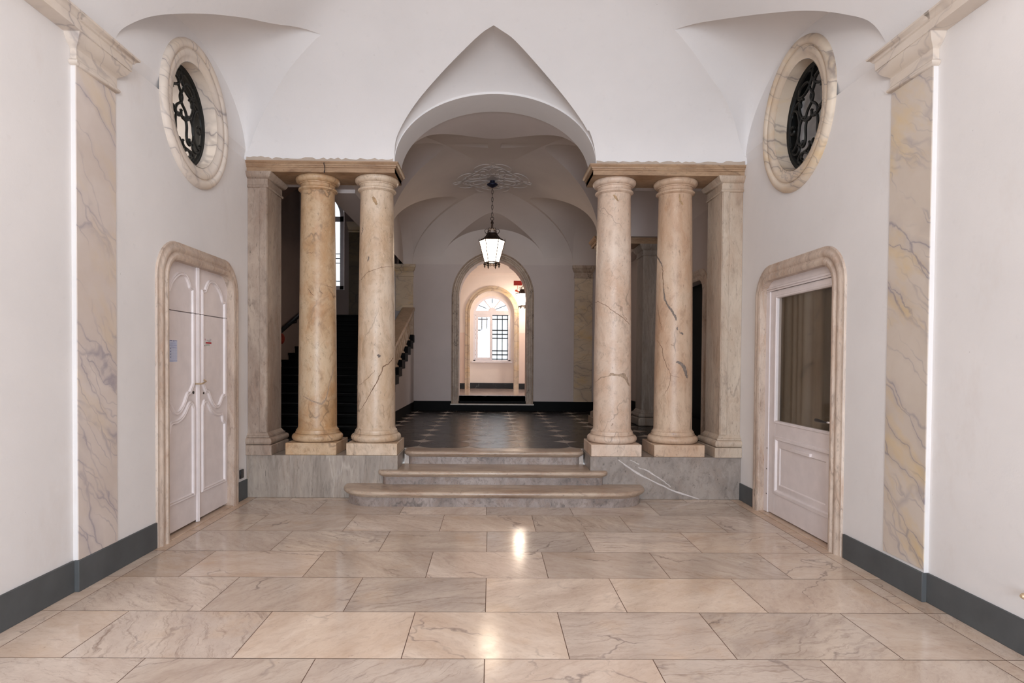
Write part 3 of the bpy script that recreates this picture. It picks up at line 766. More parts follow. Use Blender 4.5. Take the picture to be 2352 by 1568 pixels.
# grimy unpainted plaster edge above each entablature
for nm, wall, free, lab in (('trim_1', XL, -1.03, 'grimy plaster edge above the left entablature'), ('trim_2', XR, 1.09, 'grimy plaster edge above the right entablature')):
    m = MB(); n = 40; top = []; bot = []
    for i in range(n+1):
        x = wall+(free-wall)*i/n; hgt = .012+.022*random.random()+(.015 if i < 6 else 0)
        top.append((x, YP+.004, SPR+.01+hgt)); bot.append((x, YP-.004, SPR+.004))
    m.add(bot+top, [(i, i+1, n+2+i, n+1+i) for i in range(n)])
    m.add([(p[0], 6.46, p[2]) for p in bot]+[(p[0], 6.46, p[2]) for p in top], [(i, i+1, n+2+i, n+1+i) for i in range(n)])
    o = m.build(nm, MAT['dirty']); tag(o, lab, 'plaster edge', kind='structure')

# ------------------------------------------------------------------ steps
def step(name, x0, x1, yf, yb, z0, z1, rad, label, back=None):
    r = empty(name, ((x0+x1)/2, yb, z0), label, 'step', 'marble steps up to the hall')
    ov = .05
    path = roundpath([(x0+ov, yb), (x0+ov, yf+ov), (x1-ov, yf+ov), (x1-ov, yb)], [0, rad, rad, 0], 12)
    h = z1-z0
    m = MB(); m.sweep(path, [(-.3, z0), (0, z0), (0, z1-.068), (-.3, z1-.068)], 'xy'); m.build('riser', MAT['riser'], r)
    prof = [(0, z1-.068), (.006, z1-.064), (.009, z1-.058), (.026, z1-.054), (.03, z1-.05)]+[(.028+.022*math.cos(t), z1-.0235+.0235*math.sin(t)) for t in [-PI/2+PI*i/8 for i in range(9)]]
    m = MB(); m.sweep(path, prof, 'xy', fill=True)
    if back: m.box(-.966, 1.053, yb-.01, back, z1-.06, z1-.0003)
    m.build('tread', MAT['step'], r)
    return r
step('stone_step', -1.505, 1.60, 6.005, 6.43, 0, .157, .30, 'lowest and widest worn marble step with rounded ends')
step('stone_step.001', -1.17, 1.235, 6.325, 6.43, .157, .302, .045, 'middle marble step with rounded nosing between the podiums', 6.81)
step('stone_step.002', -.955, 1.045, 6.735, 7.02, .302, HF, .05, 'topmost marble step at the edge of the dark hall floor')

# ------------------------------------------------------------------ doorways of the entrance hall
SURP = [(.0, 0), (.0, .03), (.012, .036), (.026, .04), (.04, .038), (.05, .028), (.056, .024), (.064, .024), (.072, .03), (.086, .034), (.1, .034), (.112, .028), (.12, .02), (.13, .018), (.145, .016), (.15, 0)]
def surround(nm, side, d, label):
    y0, y1, z = d
    path = roundpath([(y0, 0), (y0, z), (y1, z), (y1, 0)], [0, .17, .17, 0], 10)
    m = MB(); x = XL if side < 0 else XR
    m.sweep(path, [(.03, -.09), (0, -.09)]+SURP[1:], 'yz', x, -side, -1)
    o = m.build(nm, MAT['surround']); tag(o, label, 'door surround', kind='structure')
surround('trim_3', -1, DOOR_L, 'honey marble surround of the white double door')
surround('trim_4', 1, DOOR_R, 'honey marble surround of the half-glazed door')

# panelled double door, left
def moulding(m, path, x, s, w=.026, h=.013, closed=True):
    prof = [(-w/2, 0), (-w/2*.9, h*.45), (-w*.3, h), (0, h*.7), (w*.3, h), (w/2*.9, h*.45), (w/2, 0)]
    m.sweep(path, prof, 'yz', x, s, 1, closed=closed)
def double_door():
    y0, y1, z = DOOR_L; x = XL-.035; ym = 5.43; zs = 1.842
    r = empty('door_1', (x, ym, 0), 'white double door with scrolled panels and pasted notices', 'door', kind='structure')
    def leaf(name, a, b, za, zb):
        m = MB(); m.box(x-.045, x, a, b, za, zb); return m
    for a, b, mir in ((y0-.03, ym-.002, 0), (ym+.002, y1+.03, 1)):
        ia, ib = (y0+.06, ym-.085) if not mir else (ym+.085, y1-.075)
        f = (lambda u: ia+(ib-ia)*u) if not mir else (lambda u: ib-(ib-ia)*u)      # u=1 towards the meeting stile
        m = leaf('leaf', a, b, .03, zs-.003); lf = m.build('leaf', MAT['white'], r, bevel=.003)
        up = [(0, 1.84), (0, 1.10)]+catmull([(0, 1.10), (.12, 1.085), (.28, 1.01), (.45, 1.005), (.62, 1.06), (.76, 1.145), (.86, 1.16), (1, 1.235)], 5)[1:]+[(1, 1.84)]
        m = MB(); moulding(m, [(f(u), zz) for u, zz in up], x, 1, .034, .016, closed=False)
        lo = [(0, .27), (0, .83)]+catmull([(0, .83), (.1, .86), (.16, .92), (.4, .93), (.62, .97), (.8, 1.05), (.92, 1.065), (1, 1.02)], 5)[1:]+[(1, .27)]
        moulding(m, [(f(u), zz) for u, zz in lo], x, 1, .034, .016)
        m.build('panel_moulding', MAT['white'], lf)
        m = leaf('top', a, b, zs+.003, z+.03); tp = m.build('overdoor_panel', MAT['white'], r, bevel=.003)
        tpz = [(0, 1.845), (0, 1.99)]+catmull([(0, 1.99), (.1, 2.0), (.2, 2.07), (.45, 2.145), (.7, 2.15), (.84, 2.09), (.88, 2.06), (1, 2.05)], 5)[1:]+[(1, 1.845)]
        m = MB(); moulding(m, [(f(u), zz) for u, zz in tpz], x, 1, .034, .016, closed=False); m.build('panel_moulding', MAT['white'], tp)
    m = MB(); m.prism([(x-.005, ym-.02), (x+.012, ym-.02), (x+.022, ym), (x+.012, ym+.02), (x-.005, ym+.02)], 'z', .012, zs-.003); m.prism([(x-.005, ym-.02), (x+.012, ym-.02), (x+.022, ym), (x+.012, ym+.02), (x-.005, ym+.02)], 'z', zs+.003, z+.03)
    m.build('meeting_bead', MAT['white'], r)
    # handle, keyholes
    m = MB(); zh = 1.245
    m.tube([(x, ym-.05, zh-.015), (x+.05, ym-.05, zh-.015), (x+.06, ym-.03, zh-.015), (x+.06, ym+.04, zh+.005), (x+.045, ym+.05, zh+.012), (x+.04, ym+.04, zh+.016)], .007, 8)
    m.build('handle', MAT['brass'], r)
    for (py, pz, rr) in ((ym-.07, 1.155, .014), (ym+.12, 1.14, .011)):
        m = MB(); m.lathe([(rr, 0), (rr, .003), (rr*.6, .004)], (0, 0, 0), 14)
        m.v = [Vector((x+v.z, py+v.x, pz+v.y)) for v in m.v]; m.build('keyhole', MAT['plastic'], r)
double_door()
# threshold strips
for nm, x0, x1, d, lab in (('trim_5', XL-.09, XL+.02, DOOR_L, 'worn stone threshold of the double door'), ('trim_6', XR-.02, XR+.09, DOOR_R, 'worn stone threshold of the half-glazed door')):
    m = MB(); m.box(x0, x1, d[0]+.002, d[1]-.002, -.02, .008); o = m.build(nm, MAT['border'], bevel=.003); tag(o, lab, 'threshold', kind='structure')
# dark spaces behind the doors
# pasted notices
def notice(name, label, c0, c1, mat, lines, base):
    (ya, za), (yb, zb) = c0, c1
    x = XL-.035
    r = empty(name, (x, (ya+yb)/2, (za+zb)/2), label, 'notice')
    m = MB(); m.box(x+.0004, x+.0014, ya, yb, zb, za); m.build('sheet', MAT[mat], r)
    for part, ink, rects in lines:
        m = MB()
        for u0, u1, v0, v1 in rects:
            m.add([(x+.0019, ya+(yb-ya)*u, za+(zb-za)*v) for u, v in ((u0, v0), (u1, v0), (u1, v1), (u0, v1))], [(0, 1, 2, 3)])
        m.build(part, MAT[ink], r, smooth=0)
p0 = at_x(388, 780, XL-.03); p1 = at_x(408, 831, XL-.03)
def words(v, h, u0, u1, n, seed):
    rr = random.Random(seed); out = []; u = u0
    while u < u1-.02:
        wd = rr.uniform(.05, .13); out.append((u, min(u1, u+wd), v, v+h)); u += wd+.025
    return out
notice('notice_sheet', 'pale blue printed notice pasted on the left door leaf', (p0.y, p0.z), (p1.y, p1.z), 'paperblue',
       [('heading', 'inkblue', words(.015, .035, .05, .45, 3, 1)+[(.55, .66, .01, .06)]+words(.02, .02, .72, .98, 2, 2)),
        ('text', 'inklight', words(.12, .018, .2, .85, 4, 3)+words(.16, .018, .2, .85, 4, 4)+words(.22, .014, .02, .96, 7, 5)+words(.245, .014, .02, .96, 7, 6)+words(.31, .02, .3, .8, 4, 7)+words(.345, .02, .42, .98, 4, 8)),
        ('footnote', 'inklight', words(.93, .016, .02, .98, 7, 9)+words(.965, .016, .02, .55, 4, 10)),
        ('row_marks', 'inkblue', [(.2, .3, v, v+.035) for v in (.36, .5, .63, .76)]),
        ('table_grid', 'inklight', [(.16, .98, v, v+.004) for v in (.34, .47, .6, .73, .86)]+[(u, u+.006, .34, .86) for u in (.16, .38, .58, .78, .975)])], None)
p0 = at_x(466, 775, XL-.03); p1 = at_x(487, 796, XL-.03)
notice('notice_sheet.001', 'small white notice with a red bar pasted on the right door leaf', (p0.y, p0.z), (p1.y, p1.z), 'paperwhite',
       [('red_bar', 'inkred', [(.34, .97, .48, .66), (.04, .16, .48, .64)]),
        ('red_marks', 'inkred', [(.06, .14, .14, .2), (.22, .34, .14, .2), (.05, .1, .26, .3), (.26, .34, .26, .3)]),
        ('text', 'inkblack', words(.12, .03, .75, .95, 2, 21)+words(.24, .04, .45, .95, 4, 22)+words(.36, .04, .55, .88, 3, 23)),
        ('footer', 'inkblack', words(.9, .05, .03, .34, 2, 24)),
        ('green_text', 'inkgreen', words(.75, .05, .35, .8, 4, 25)+words(.84, .05, .35, .8, 4, 26))], None)

# half-glazed door, right
def glazed_door():
    y0, y1, z = DOOR_R; x = XR+.035; s = -1
    r = empty('door_2', (x, (y0+y1)/2, 0), 'white half-glazed door with dark lever handle and drawn curtain', 'door', kind='structure')
    # fixed frame
    m = MB(); m.box(x-.005, x+.06, y1-.075, y1+.04, .01, z+.03); m.box(x-.005, x+.06, y0-.03, y0+.012, .01, z+.03)
    m.box(x-.005, x+.06, y0+.012, y1-.075, 2.15, z+.03); m.box(x-.018, x, y0-.01, y1-.01, 2.145, 2.165); m.box(x-.012, x, y0-.01, y1-.01, 2.128, 2.145)
    m.build('frame', MAT['white'], r, bevel=.004)
    a, b = y0+.012, y1-.077; xl = x+.004
    gy0, gy1, gz0, gz1 = a+.075, b-.155+.03, .905, 2.055
    m = MB()
    m.box(xl, xl+.045, a, gy0, .02, 2.128); m.box(xl, xl+.045, gy1, b, .02, 2.128)
    m.box(xl, xl+.045, gy0, gy1, gz1, 2.128); m.box(xl, xl+.045, gy0, gy1, .02, .23); m.box(xl, xl+.045, gy0, gy1, .745, gz0)
    m.box(xl+.012, xl+.04, gy0, gy1, .23, .745)
    leaf = m.build('leaf', MAT['white'], r, bevel=.003)
    m = MB(); rect = [(gy0, gz0), (gy1, gz0), (gy1, gz1), (gy0, gz1)]
    m.sweep(rect, [(-.0, -.006), (.008, .006), (.02, .008), (.026, 0)], 'yz', xl, -1, 1, closed=True)
    rect2 = [(gy0+.004, .234), (gy1-.004, .234), (gy1-.004, .741), (gy0+.004, .741)]
    m.sweep(rect2, [(-.022, -.012), (-.012, .006), (.004, .01), (.016, .008), (.02, 0)], 'yz', xl, -1, 1, closed=True)
    rect3 = [(gy0+.085, .31), (gy1-.085, .31), (gy1-.085, .66), (gy0+.085, .66)]
    m.sweep(rect3, [(-.01, -.012), (0, -.004), (.03, -.009), (.045, -.012)], 'yz', xl, -1, 1, closed=True, )
    m.build('panel_moulding', MAT['white'], leaf)
    m = MB(); ymid = (gy0+gy1)/2; m.box(xl-.014, xl+.012, ymid-.17, ymid+.17, .66, .69); m.build('letter_slot', MAT['white'], leaf, bevel=.003)
    m = MB(); m.box(xl+.02, xl+.024, gy0-.01, gy1+.01, gz0-.01, gz1+.01); m.build('pane', MAT['doorglass'], r)
    # curtain just behind the pane, gathered folds
    m = MB(); n = 90; top = []; bot = []
    for i in range(n+1):
        u = i/n; yy = gy0-.02+(gy1-gy0+.04)*u; wv = .008*math.sin(u*46+2*math.sin(u*9))+.006*math.sin(u*19)
        top.append((xl+.05+wv*.6, yy, gz1+.02)); bot.append((xl+.05+wv*1.5, yy, gz0-.02))
    m.add(top+bot, [(i, i+1, n+2+i, n+1+i) for i in range(n)]); m.build('curtain', MAT['curtain'], r, smooth=60)
    # lever handle, lock
    hy = a+.035; zh = .985
    m = MB(); m.box(xl-.006, xl, hy-.016, hy+.016, zh-.07, zh+.04); m.tube([(xl, hy, zh), (xl-.045, hy, zh), (xl-.05, hy+.02, zh)], .008, 8); m.build('lock_plate', MAT['white'], r, bevel=.002)
    m = MB(); m.tube([(xl-.05, hy+.01, zh), (xl-.05, hy+.05, zh-.001), (xl-.05, hy+.1, zh), (xl-.05, hy+.17, zh+.003), (xl-.05, hy+.195, zh+.004), (xl-.05, hy+.2, zh+.004)], [.006, .007, .011, .014, .012, .004], 10); m.build('lever_handle', MAT['plastic'], r)
    m = MB(); m.box(xl-.005, xl+.005, hy-.012, hy+.012, .855, .905); m.build('keyhole_plate', MAT['brass'], r)
    m = MB(); m.box(xl-.0065, xl-.004, hy-.004, hy+.006, .865, .893); m.build('keyhole', MAT['plastic'], r)
    for zz in (.18, .42, .62):
        m = MB(); m.box(x-.008, x-.003, y1-.065, y1-.055, zz, zz+.012); m.build('screw_hole', MAT['plastic'], r)
glazed_door()
# closed dark space behind both doors and side rooms behind the oval windows
for nm, sx, lab in (('wall_outer_left', -1, 'plaster room behind the left oval window'), ('wall_outer_right', 1, 'room behind the right oval window, its shade put into the colour')):
    m = MB(); xa, xb = (-4.6, -2.9) if sx < 0 else (3.0, 4.6)
    m.box(xa, xb, 4.2, 7.0, 2.45, 2.5); m.box(xa, xb, 4.2, 7.0, 4.75, 4.8)
    m.box(xa-.05*(sx < 0), xa if sx < 0 else xb+.05, 4.2, 7.0, 2.5, 4.75) if sx < 0 else m.box(xb, xb+.05, 4.2, 7.0, 2.5, 4.75)
    m.box(xa, xb, 4.15, 4.2, 2.45, 4.8); m.box(xa, xb, 7.0, 7.05, 2.45, 4.8)
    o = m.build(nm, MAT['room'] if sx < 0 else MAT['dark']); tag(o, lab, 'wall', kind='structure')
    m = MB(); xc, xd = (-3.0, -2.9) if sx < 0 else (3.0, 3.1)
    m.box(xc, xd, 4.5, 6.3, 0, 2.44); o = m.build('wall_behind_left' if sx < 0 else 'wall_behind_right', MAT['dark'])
    tag(o, 'backing wall in unlit colour behind the %s' % ('double door' if sx < 0 else 'half-glazed door'), 'wall', kind='structure')

# ------------------------------------------------------------------ oval windows with wrought iron grilles
def clothoid(f, n=60, L=1.):
    x = y = 0; th = 0; pts = [(0, 0)]
    for i in range(n):
        s = (i+.5)/n; th += f(s)*L/n; x += math.cos(th)*L/n; y += math.sin(th)*L/n; pts.append((x, y))
    return pts
def fit(pts, a, b):
    p0, p1 = Vector(pts[0]), Vector(pts[-1]); d = p1-p0; D = Vector(b)-Vector(a)
    k = D.length/d.length; an = math.atan2(D.y, D.x)-math.atan2(d.y, d.x)
    c, s = math.cos(an)*k, math.sin(an)*k
    return [(a[0]+(p[0]-p0.x)*c-(p[1]-p0.y)*s, a[1]+(p[0]-p0.x)*s+(p[1]-p0.y)*c) for p in pts]
def cs(a, b, flip=1, k=20): return fit(clothoid(lambda s: flip*(2.2+k*(abs(2*s-1))**3)), a, b)
def ss(a, b, flip=1, k=19): return fit(clothoid(lambda s: flip*(1 if s < .5 else -1)*(1.6+k*(abs(2*s-1))**2.5)), a, b)
def oval_window(name, side, oc, ic, mat, label):
    x = XL if side < 0 else XR; s = -side
    r = empty(name, (x, oc[0], oc[1]), label, 'window', kind='structure')
    n = 72
    m = MB(); prof_out = [(ell(oc, n, 1)[i]) for i in range(n)]
    rings = [(1., 0), (1., .016), (.99, .03), (.968, .042), (.94, .046), (.912, .042), (.895, .032), (.89, .02), (.878, .019), (.872, .028), (.862, .031), (.82, .03), (.80, .022), (.78, .012), (.735, .006)]
    vs = []
    for k, h in rings:
        t = (1-k)/(1-.735)
        for i in range(n):
            a = 2*PI*i/n
            ry = oc[2]*(1-t)+(ic[2]+.002)*t; rz = oc[3]*(1-t)+(ic[3]+.002)*t
            vs.append((x+s*h, oc[0]+ry*math.cos(a), oc[1]+rz*math.sin(a)))
    fs = [(j*n+i, j*n+(i+1) % n, (j+1)*n+(i+1) % n, (j+1)*n+i) for j in range(len(rings)-1) for i in range(n)]
    m.add(vs, fs); m.build('frame', mat, r)
    m = MB(); vs = []
    for dx in (.008, -.105):
        for i in range(n):
            a = 2*PI*i/n; vs.append((x+s*dx, ic[0]+(ic[2]-.002)*math.cos(a), ic[1]+(ic[3]-.002)*math.sin(a)))
    m.add(vs, [(i, (i+1) % n, n+(i+1) % n, n+i) for i in range(n)]); m.build('reveal', mat, r)
    # black tube behind the grille, colour stands for the deep opening's shade
    m = MB(); vs = []
    for k, dx in ((.998, -.105), (.95, -.11), (.95, -.2), (.985, -.2)):
        for i in range(n):
            a = 2*PI*i/n; vs.append((x+s*dx, ic[0]+ic[2]*k*math.cos(a), ic[1]+ic[3]*k*math.sin(a)))
    m.add(vs, [(j*n+i, j*n+(i+1) % n, (j+1)*n+(i+1) % n, (j+1)*n+i) for j in range(3) for i in range(n)]); m.build('shade_lining', MAT['iron'], r)
    # scrollwork, designed on a unit oval: u across, v up
    lines = []
    for q in (1, -1):
        lines += [[(u*q, v) for u, v in cs((.02, .12), (.30, .40), 1)], [(u*q, v) for u, v in ss((.06, -.02), (.34, -.36), -1)],
                  [(u*q, v) for u, v in ss((.03, .40), (.12, .02), 1)], [(u*q, v) for u, v in cs((.22, .02), (.30, -.30), -1)],
                  [(u*q, v) for u, v in cs((.40, .30), (.62, -.02), -1)], [(u*q, v) for u, v in cs((.62, .02), (.45, -.36), -1)],
                  [(u*q, v) for u, v in ss((.08, -.40), (.30, -.62), 1)], [(u*q, v) for u, v in cs((.12, .52), (.40, .46), -1)],
                  [(u*q, v) for u, v in cs((.10, .80), (.42, .62), 1)], [(u*q, v) for u, v in cs((.46, .62), (.70, .28), -1)],
                  [(u*q, v) for u, v in cs((.72, .24), (.74, -.26), 1)], [(u*q, v) for u, v in cs((.70, -.30), (.42, -.64), -1)],
                  [(u*q, v) for u, v in cs((.10, -.80), (.40, -.66), -1)]]
        lines += [[(.0+q*.085*math.sin(PI*t/14)**1.2, .42+.26*t/14) for t in range(15)], [(.0+q*.07*math.sin(PI*t/14)**1.2, -.42-.26*t/14) for t in range(15)]]
    m = MB(); xg = x-s*.125
    for ln in lines:
        P = [Vector((xg, ic[0]+u*ic[2]*1.18, ic[1]+v*ic[3]*1.12)) for u, v in ln]
        m.tube(P, .012, 6)
    m.tube([(xg, ic[0]+ic[2]*.95*math.cos(2*PI*i/48), ic[1]+ic[3]*.95*math.sin(2*PI*i/48)) for i in range(48)], .02, 6, closed=True)
    m.build('iron_grille', MAT['iron'], r)
oval_window('window_1', -1, OCU_L, IN_L, MAT['ocu'], 'oval window with black scroll grille above the double door')
oval_window('window_2', 1, OCU_R, IN_R, MAT['ocur'], 'oval window with yellowish frame and scroll grille above the half-glazed door')

# small things of the entrance hall
p = at_x(553, 1088, XL)
r = empty('power_socket', (XL, p.y, p.z), 'small black socket box on the wall beside the left podium', 'socket')
m = MB(); m.box(XL, XL+.018, p.y-.04, p.y+.04, p.z-.045, p.z+.045); m.build('housing', MAT['plastic'], r, bevel=.005)
m = MB(); m.box(XL+.018, XL+.02, p.y-.028, p.y+.028, p.z+.005, p.z+.012); m.build('slot', MAT['base'], r)
p = at_x(2351, 1367, XRN-.04)
r = empty('wall_hook', (XRN, p.y, p.z), 'small brass hook on the right wall just above the skirting', 'hook')
m = MB(); m.tube([(XRN, p.y-.01, p.z), (XRN-.05, p.y-.01, p.z), (XRN-.062, p.y-.01, p.z)], [.009, .016, .008], 12); m.build('stem', MAT['brass'], r)

# ================================================================== HALL beyond the columns
XHL, XHR = -3.6, 2.70
HS = 3.36
YA = 9.42
# floor of discs and stars
def hall_floor():
    m = MB(); m.box(XHL, XHR+.3, 7.0, YF+.6, HF-.12, HF-.002, 1)
    m.box(-.95, 1.04, 6.82, 7.02, HF-.15, HF-.0022, 1)
    R = .326; hx_, hy_ = .295, .30
    gx = .05-.59*7
    i = 0
    while gx < XHR+.3:
        gy = 7.31
        while gy < YF+.3:
            pts = []
            for k in range(72):
                a = 2*PI*k/72; px_, py_ = R*math.cos(a), R*1.01*math.sin(a)
                px_ = max(-hx_+.002, min(hx_-.002, px_)); py_ = max(-hy_+.002, min(hy_-.002, py_))
                pts.append((gx+px_, gy+py_, HF))
            m.add(pts, [list(range(72))], 0)
            gy += .6
        gx += .59
    o = m.build('floor_hall', [MAT['disc'], MAT['tilewhite']], smooth=0)
    tag(o, 'dark disc tile floor with pale stars in the hall beyond the columns', 'floor', kind='structure')
hall_floor()
# landing slab behind the top step
# vault of the hall
blk = MB(); blk.box(-3.9, 3.1, 6.90, YF+.3, HS, 4.8)
A = ellprism('y', .03, 1.60, HS, HS+1.02, 6.86, YF, HS-.3, 90)
near = catmull([(6.62, 3.40), (6.74, 3.62), (6.876, 3.814), (6.93, 3.89), (6.99, 3.96), (7.08, 4.026), (7.23, 4.092), (7.42, 4.156), (7.6, 4.202), (7.8, 4.24), (8.2, 4.296), (8.7, 4.345), (9.3, 4.378), (9.9, 4.381)], 6)
pts = [(6.6, HS-.25)]+[(YF+.02, HS-.25)]+arc(YF-1.9, HS, 1.92, 1.0213, 0, PI/2, 44)+near[::-1]
B = MB(); B.prism(pts, 'x', -2.4, 2.5)
cl2 = inter(A, B)
hs = []
for yc, hw_, rs in ((8.2, 1.17, .87), (10.87, 1.38, .88)):
    hs.append(lunette('x', -1.555, 1, 1.5, yc, 0, hw_, -.38, rs, .06, HS-.21, 72, HS))
    hs.append(lunette('x', 1.615, -1, 1.5, yc, 0, hw_, -.38, rs, .06, HS-.22, 72, HS))
hs.append(ellprism('y', -2.74, .85, HS-.15, 4.3, 7.02, 9.6, HS-.23, 72)); hs.append(ellprism('x', 8.2, 1.17, HS, HS+.87, 1.61, XHR, HS-.23, 72))
hs.append(ellprism('x', 10.87, 1.38, HS, HS+.88, -1.75, -1.55, HS-.24, 72)); hs.append(ellprism('x', 10.87, 1.38, HS, HS+.88, 1.61, 2.45, HS-.24, 72))
lip = MB(); lip.box(-3.7, 2.8, 6.8, 7.1, 3.2, 3.401)
well = MB(); well.box(-3.62, -1.75, 9.5, 12.9, 3.2, 5.2)
ACUT = MB(); ACUT.prism([(.035-.672, .6), (.035+.672, .6)]+arc(.035, 2.72, .672, .74, 0, PI, 28), 'y', YF-.003, YF+.8)
e1 = lunette('y', 6.8, 1, 1.75, .035, 0, 1.05, .0, .729, .0, HS-.25)
e2 = lunette('y', YF+.001, -1, 1.3, .03, 0, 1.045, -.3, .71, .16, HS-.24, 80, HS)
hc = cut(blk.build('ceiling_hall', MAT['vaultplaster']), [cl2]+hs+[e1, e2, lip, well, ACUT], 8)
tag(hc, 'grey groin vault over the hall with the lantern', 'ceiling', kind='structure')

def archpath(c, half, spring, crown, z0, n=28): return [(c-half, z0)]+arc(c, spring, half, crown-spring, PI, 0, n)+[(c+half, z0)]
# far wall with the arched doorway
AX, AHW, ASP, ACR = .035, .672, 2.72, 3.46
w = MB(); w.box(-1.94, XHR+.4, YF, YF+.42, 0, HS)
ac = MB(); ac.prism([(AX-AHW, .6), (AX+AHW, .6)]+arc(AX, ASP, AHW, ACR-ASP, 0, PI, 28), 'y', YF-.2, YF+.8)
wf = cut(w.build('wall_far', MAT['hall']), [ac]); tag(wf, 'grey far wall of the hall with the arched doorway', 'wall', kind='structure')
# arch surround
r = empty('trim_10', (AX, YF, HF), 'veined marble surround of the arched doorway in the far wall', 'door surround', kind='structure')
path = archpath(AX, AHW, ASP, ACR, .59)
m = MB(); m.sweep(path, [(0, 0), (0, .04), (.02, .05), (.04, .05), (.046, .036), (.06, .034), (.08, .034), (.088, .044), (.11, .048), (.12, .04), (.128, .03), (.142, .026), (.15, 0)], 'xz', YF, -1, -1)
m.build('moulding', MAT['archm'], r)
m = MB(); m.box(AX-AHW-.16, AX+AHW+.16, YF-.08, YF+.1, .565, .592); m.build('sill', MAT['sill'], r, bevel=.004)
m = MB(); m.box(AX-AHW, AX+AHW, YF+.12, YF+.45, .55, .745); m.build('inner_step', MAT['black'], r, bevel=.004)
# plinth step and black skirting
m = MB(); m.box(-1.53, XHR, YF-.02, YF, HF, .64); m.box(AX-AHW-.14, AX+AHW+.14, YF-.06, YF, HF, .565)
m.box(XHR-.02, XHR, 7.0, YF, HF, .71); m.box(-1.56, -1.53, 9.2, YF-.02, HF, .62)
o = m.build('baseboard_hall', MAT['black']); tag(o, 'black slate skirting around the hall', 'baseboard', kind='structure')
# painted pilasters on the far wall
def farpil(name, x0, x1, z0, label):
    r = empty(name, ((x0+x1)/2, YF, z0), label, 'pilaster', None)
    m = MB(); m.box(x0+.03, x1-.03, YF-.03, YF, z0, 3.2); m.build('shaft', MAT['pilfar'], r)
    m = MB(); m.sweep([(x0+.03, YF), (x0+.03, YF-.03), (x1-.03, YF-.03), (x1-.03, YF)], [(0, 3.1), (.012, 3.105), (.012, 3.12), (.004, 3.125), (.004, 3.21), (.012, 3.215), (.03, 3.25), (.04, 3.29), (.045, 3.295), (.045, 3.35), (0, 3.352)], 'xy'); m.build('capital', MAT['archm'] if x0 > 0 else MAT['pilfar'], r)
farpil('pilaster.001', -1.93, -1.52, 2.425, 'ochre marbled pilaster above the stair rail at the left of the far wall')
farpil('pilaster.002', 1.63, 2.05, .64, 'pale marbled pilaster at the right of the far wall')
# right wall of the hall with a door
w = MB(); w.box(XHR, XHR+.35, 6.9, YF+.4, 0, HS)
dc = MB(); dc.prism(door_outline(7.75, 8.75, 2.5, .15, .4), 'x', XHR-.1, XHR+.5)
wh = cut(w.build('wall_hall_right', MAT['hall']), [dc]); tag(wh, 'shadowed right wall of the hall with a dark doorway', 'wall', kind='structure')
m = MB(); path = roundpath([(7.75, .5), (7.75, 2.5), (8.75, 2.5), (8.75, .5)], [0, .15, .15, 0], 8)
m.sweep(path, SURP, 'yz', XHR, -1, -1); o = m.build('trim_7', MAT['surround']); tag(o, 'marble surround of the dark doorway on the hall right wall', 'door surround', kind='structure')
m = MB(); m.box(XHR+.12, XHR+.16, 7.7, 8.8, .45, 2.52); o = m.build('door_3', MAT['black']); tag(o, 'black panel standing for the dark opening in the right wall of the hall', 'door', kind='structure')  # black panel put in for the shade of the open doorway
m = MB(); m.box(XHR+.06, XHR+.11, 7.76, 7.86, .72, 2.3); m.build('open_leaf', MAT['gloss'], o)
# left part: wall behind left podium, stair wall
m = MB(); m.box(-4.0, -2.551, 7.0, 7.25, 0, HS+1.3); o = m.build('wall_stair_front', MAT['hall']); tag(o, 'wall between the entrance hall and the staircase', 'wall', kind='structure')
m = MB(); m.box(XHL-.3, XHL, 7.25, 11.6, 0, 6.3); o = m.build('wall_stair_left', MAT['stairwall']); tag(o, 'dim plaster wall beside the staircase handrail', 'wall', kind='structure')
# arch wall over the staircase
w = MB(); w.box(XHL, -1.75, YA, YA+.3, 3.0, 6.3)
ac = MB(); ac.prism([(-3.55, 2.9), (-1.95, 2.9)]+arc(-2.75, 3.2, .8, 1.0, 0, PI, 24), 'y', YA-.2, YA+.6)
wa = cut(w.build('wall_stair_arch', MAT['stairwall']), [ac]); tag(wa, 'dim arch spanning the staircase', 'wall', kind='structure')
# rest of the stairwell shell
m = MB(); m.box(-5.3, -1.75, 14.6, 14.9, 0, 7.2); 
wc = MB(); wc.prism([(-4.65, 3.1), (-3.48, 3.1)]+arc(-4.065, 4.85, .585, .62, 0, PI, 20), 'y', 14.4, 15.1)
ws = cut(m.build('wall_stair_end', MAT['stairwall']), [wc]); tag(ws, 'end wall of the staircase with a tall arched window', 'wall', kind='structure')
for nm, bb, lab in (('wall_stair_west', (-5.6, -5.3, 11.3, 14.9, 0, 7.2), 'dim outer wall of the stair landing'), ('wall_stair_return', (-5.3, XHL-.3, 11.3, 11.6, 0, 7.2), 'dim return wall of the stair landing'),
                    ('wall_stair_east', (-1.94, -1.76, YF+.42, 14.6, 0, 7.2), 'dim right wall of the stair landing'), ('wall_stair_upper', (-1.75, -1.6, YA+.3, YF+.4, 4.8, 7.2), 'dim upper stairwell wall'),
                    ('ceiling_stair', (-5.6, -1.6, YA, 14.9, 7.2, 7.4), 'dark ceiling of the stairwell'), ('wall_stair_over', (XHL-.3, -1.75, YA, YA+.3, 6.3, 7.2), 'wall above the stair arch'), ('wall_stair_side', (-4.0, XHL-.3, 6.9, 11.3, 0, 7.2), 'outer wall beside the stairs')):
    m = MB(); m.box(*bb); o = m.build(nm, MAT['stairwall']); tag(o, lab, 'wall', kind='structure')
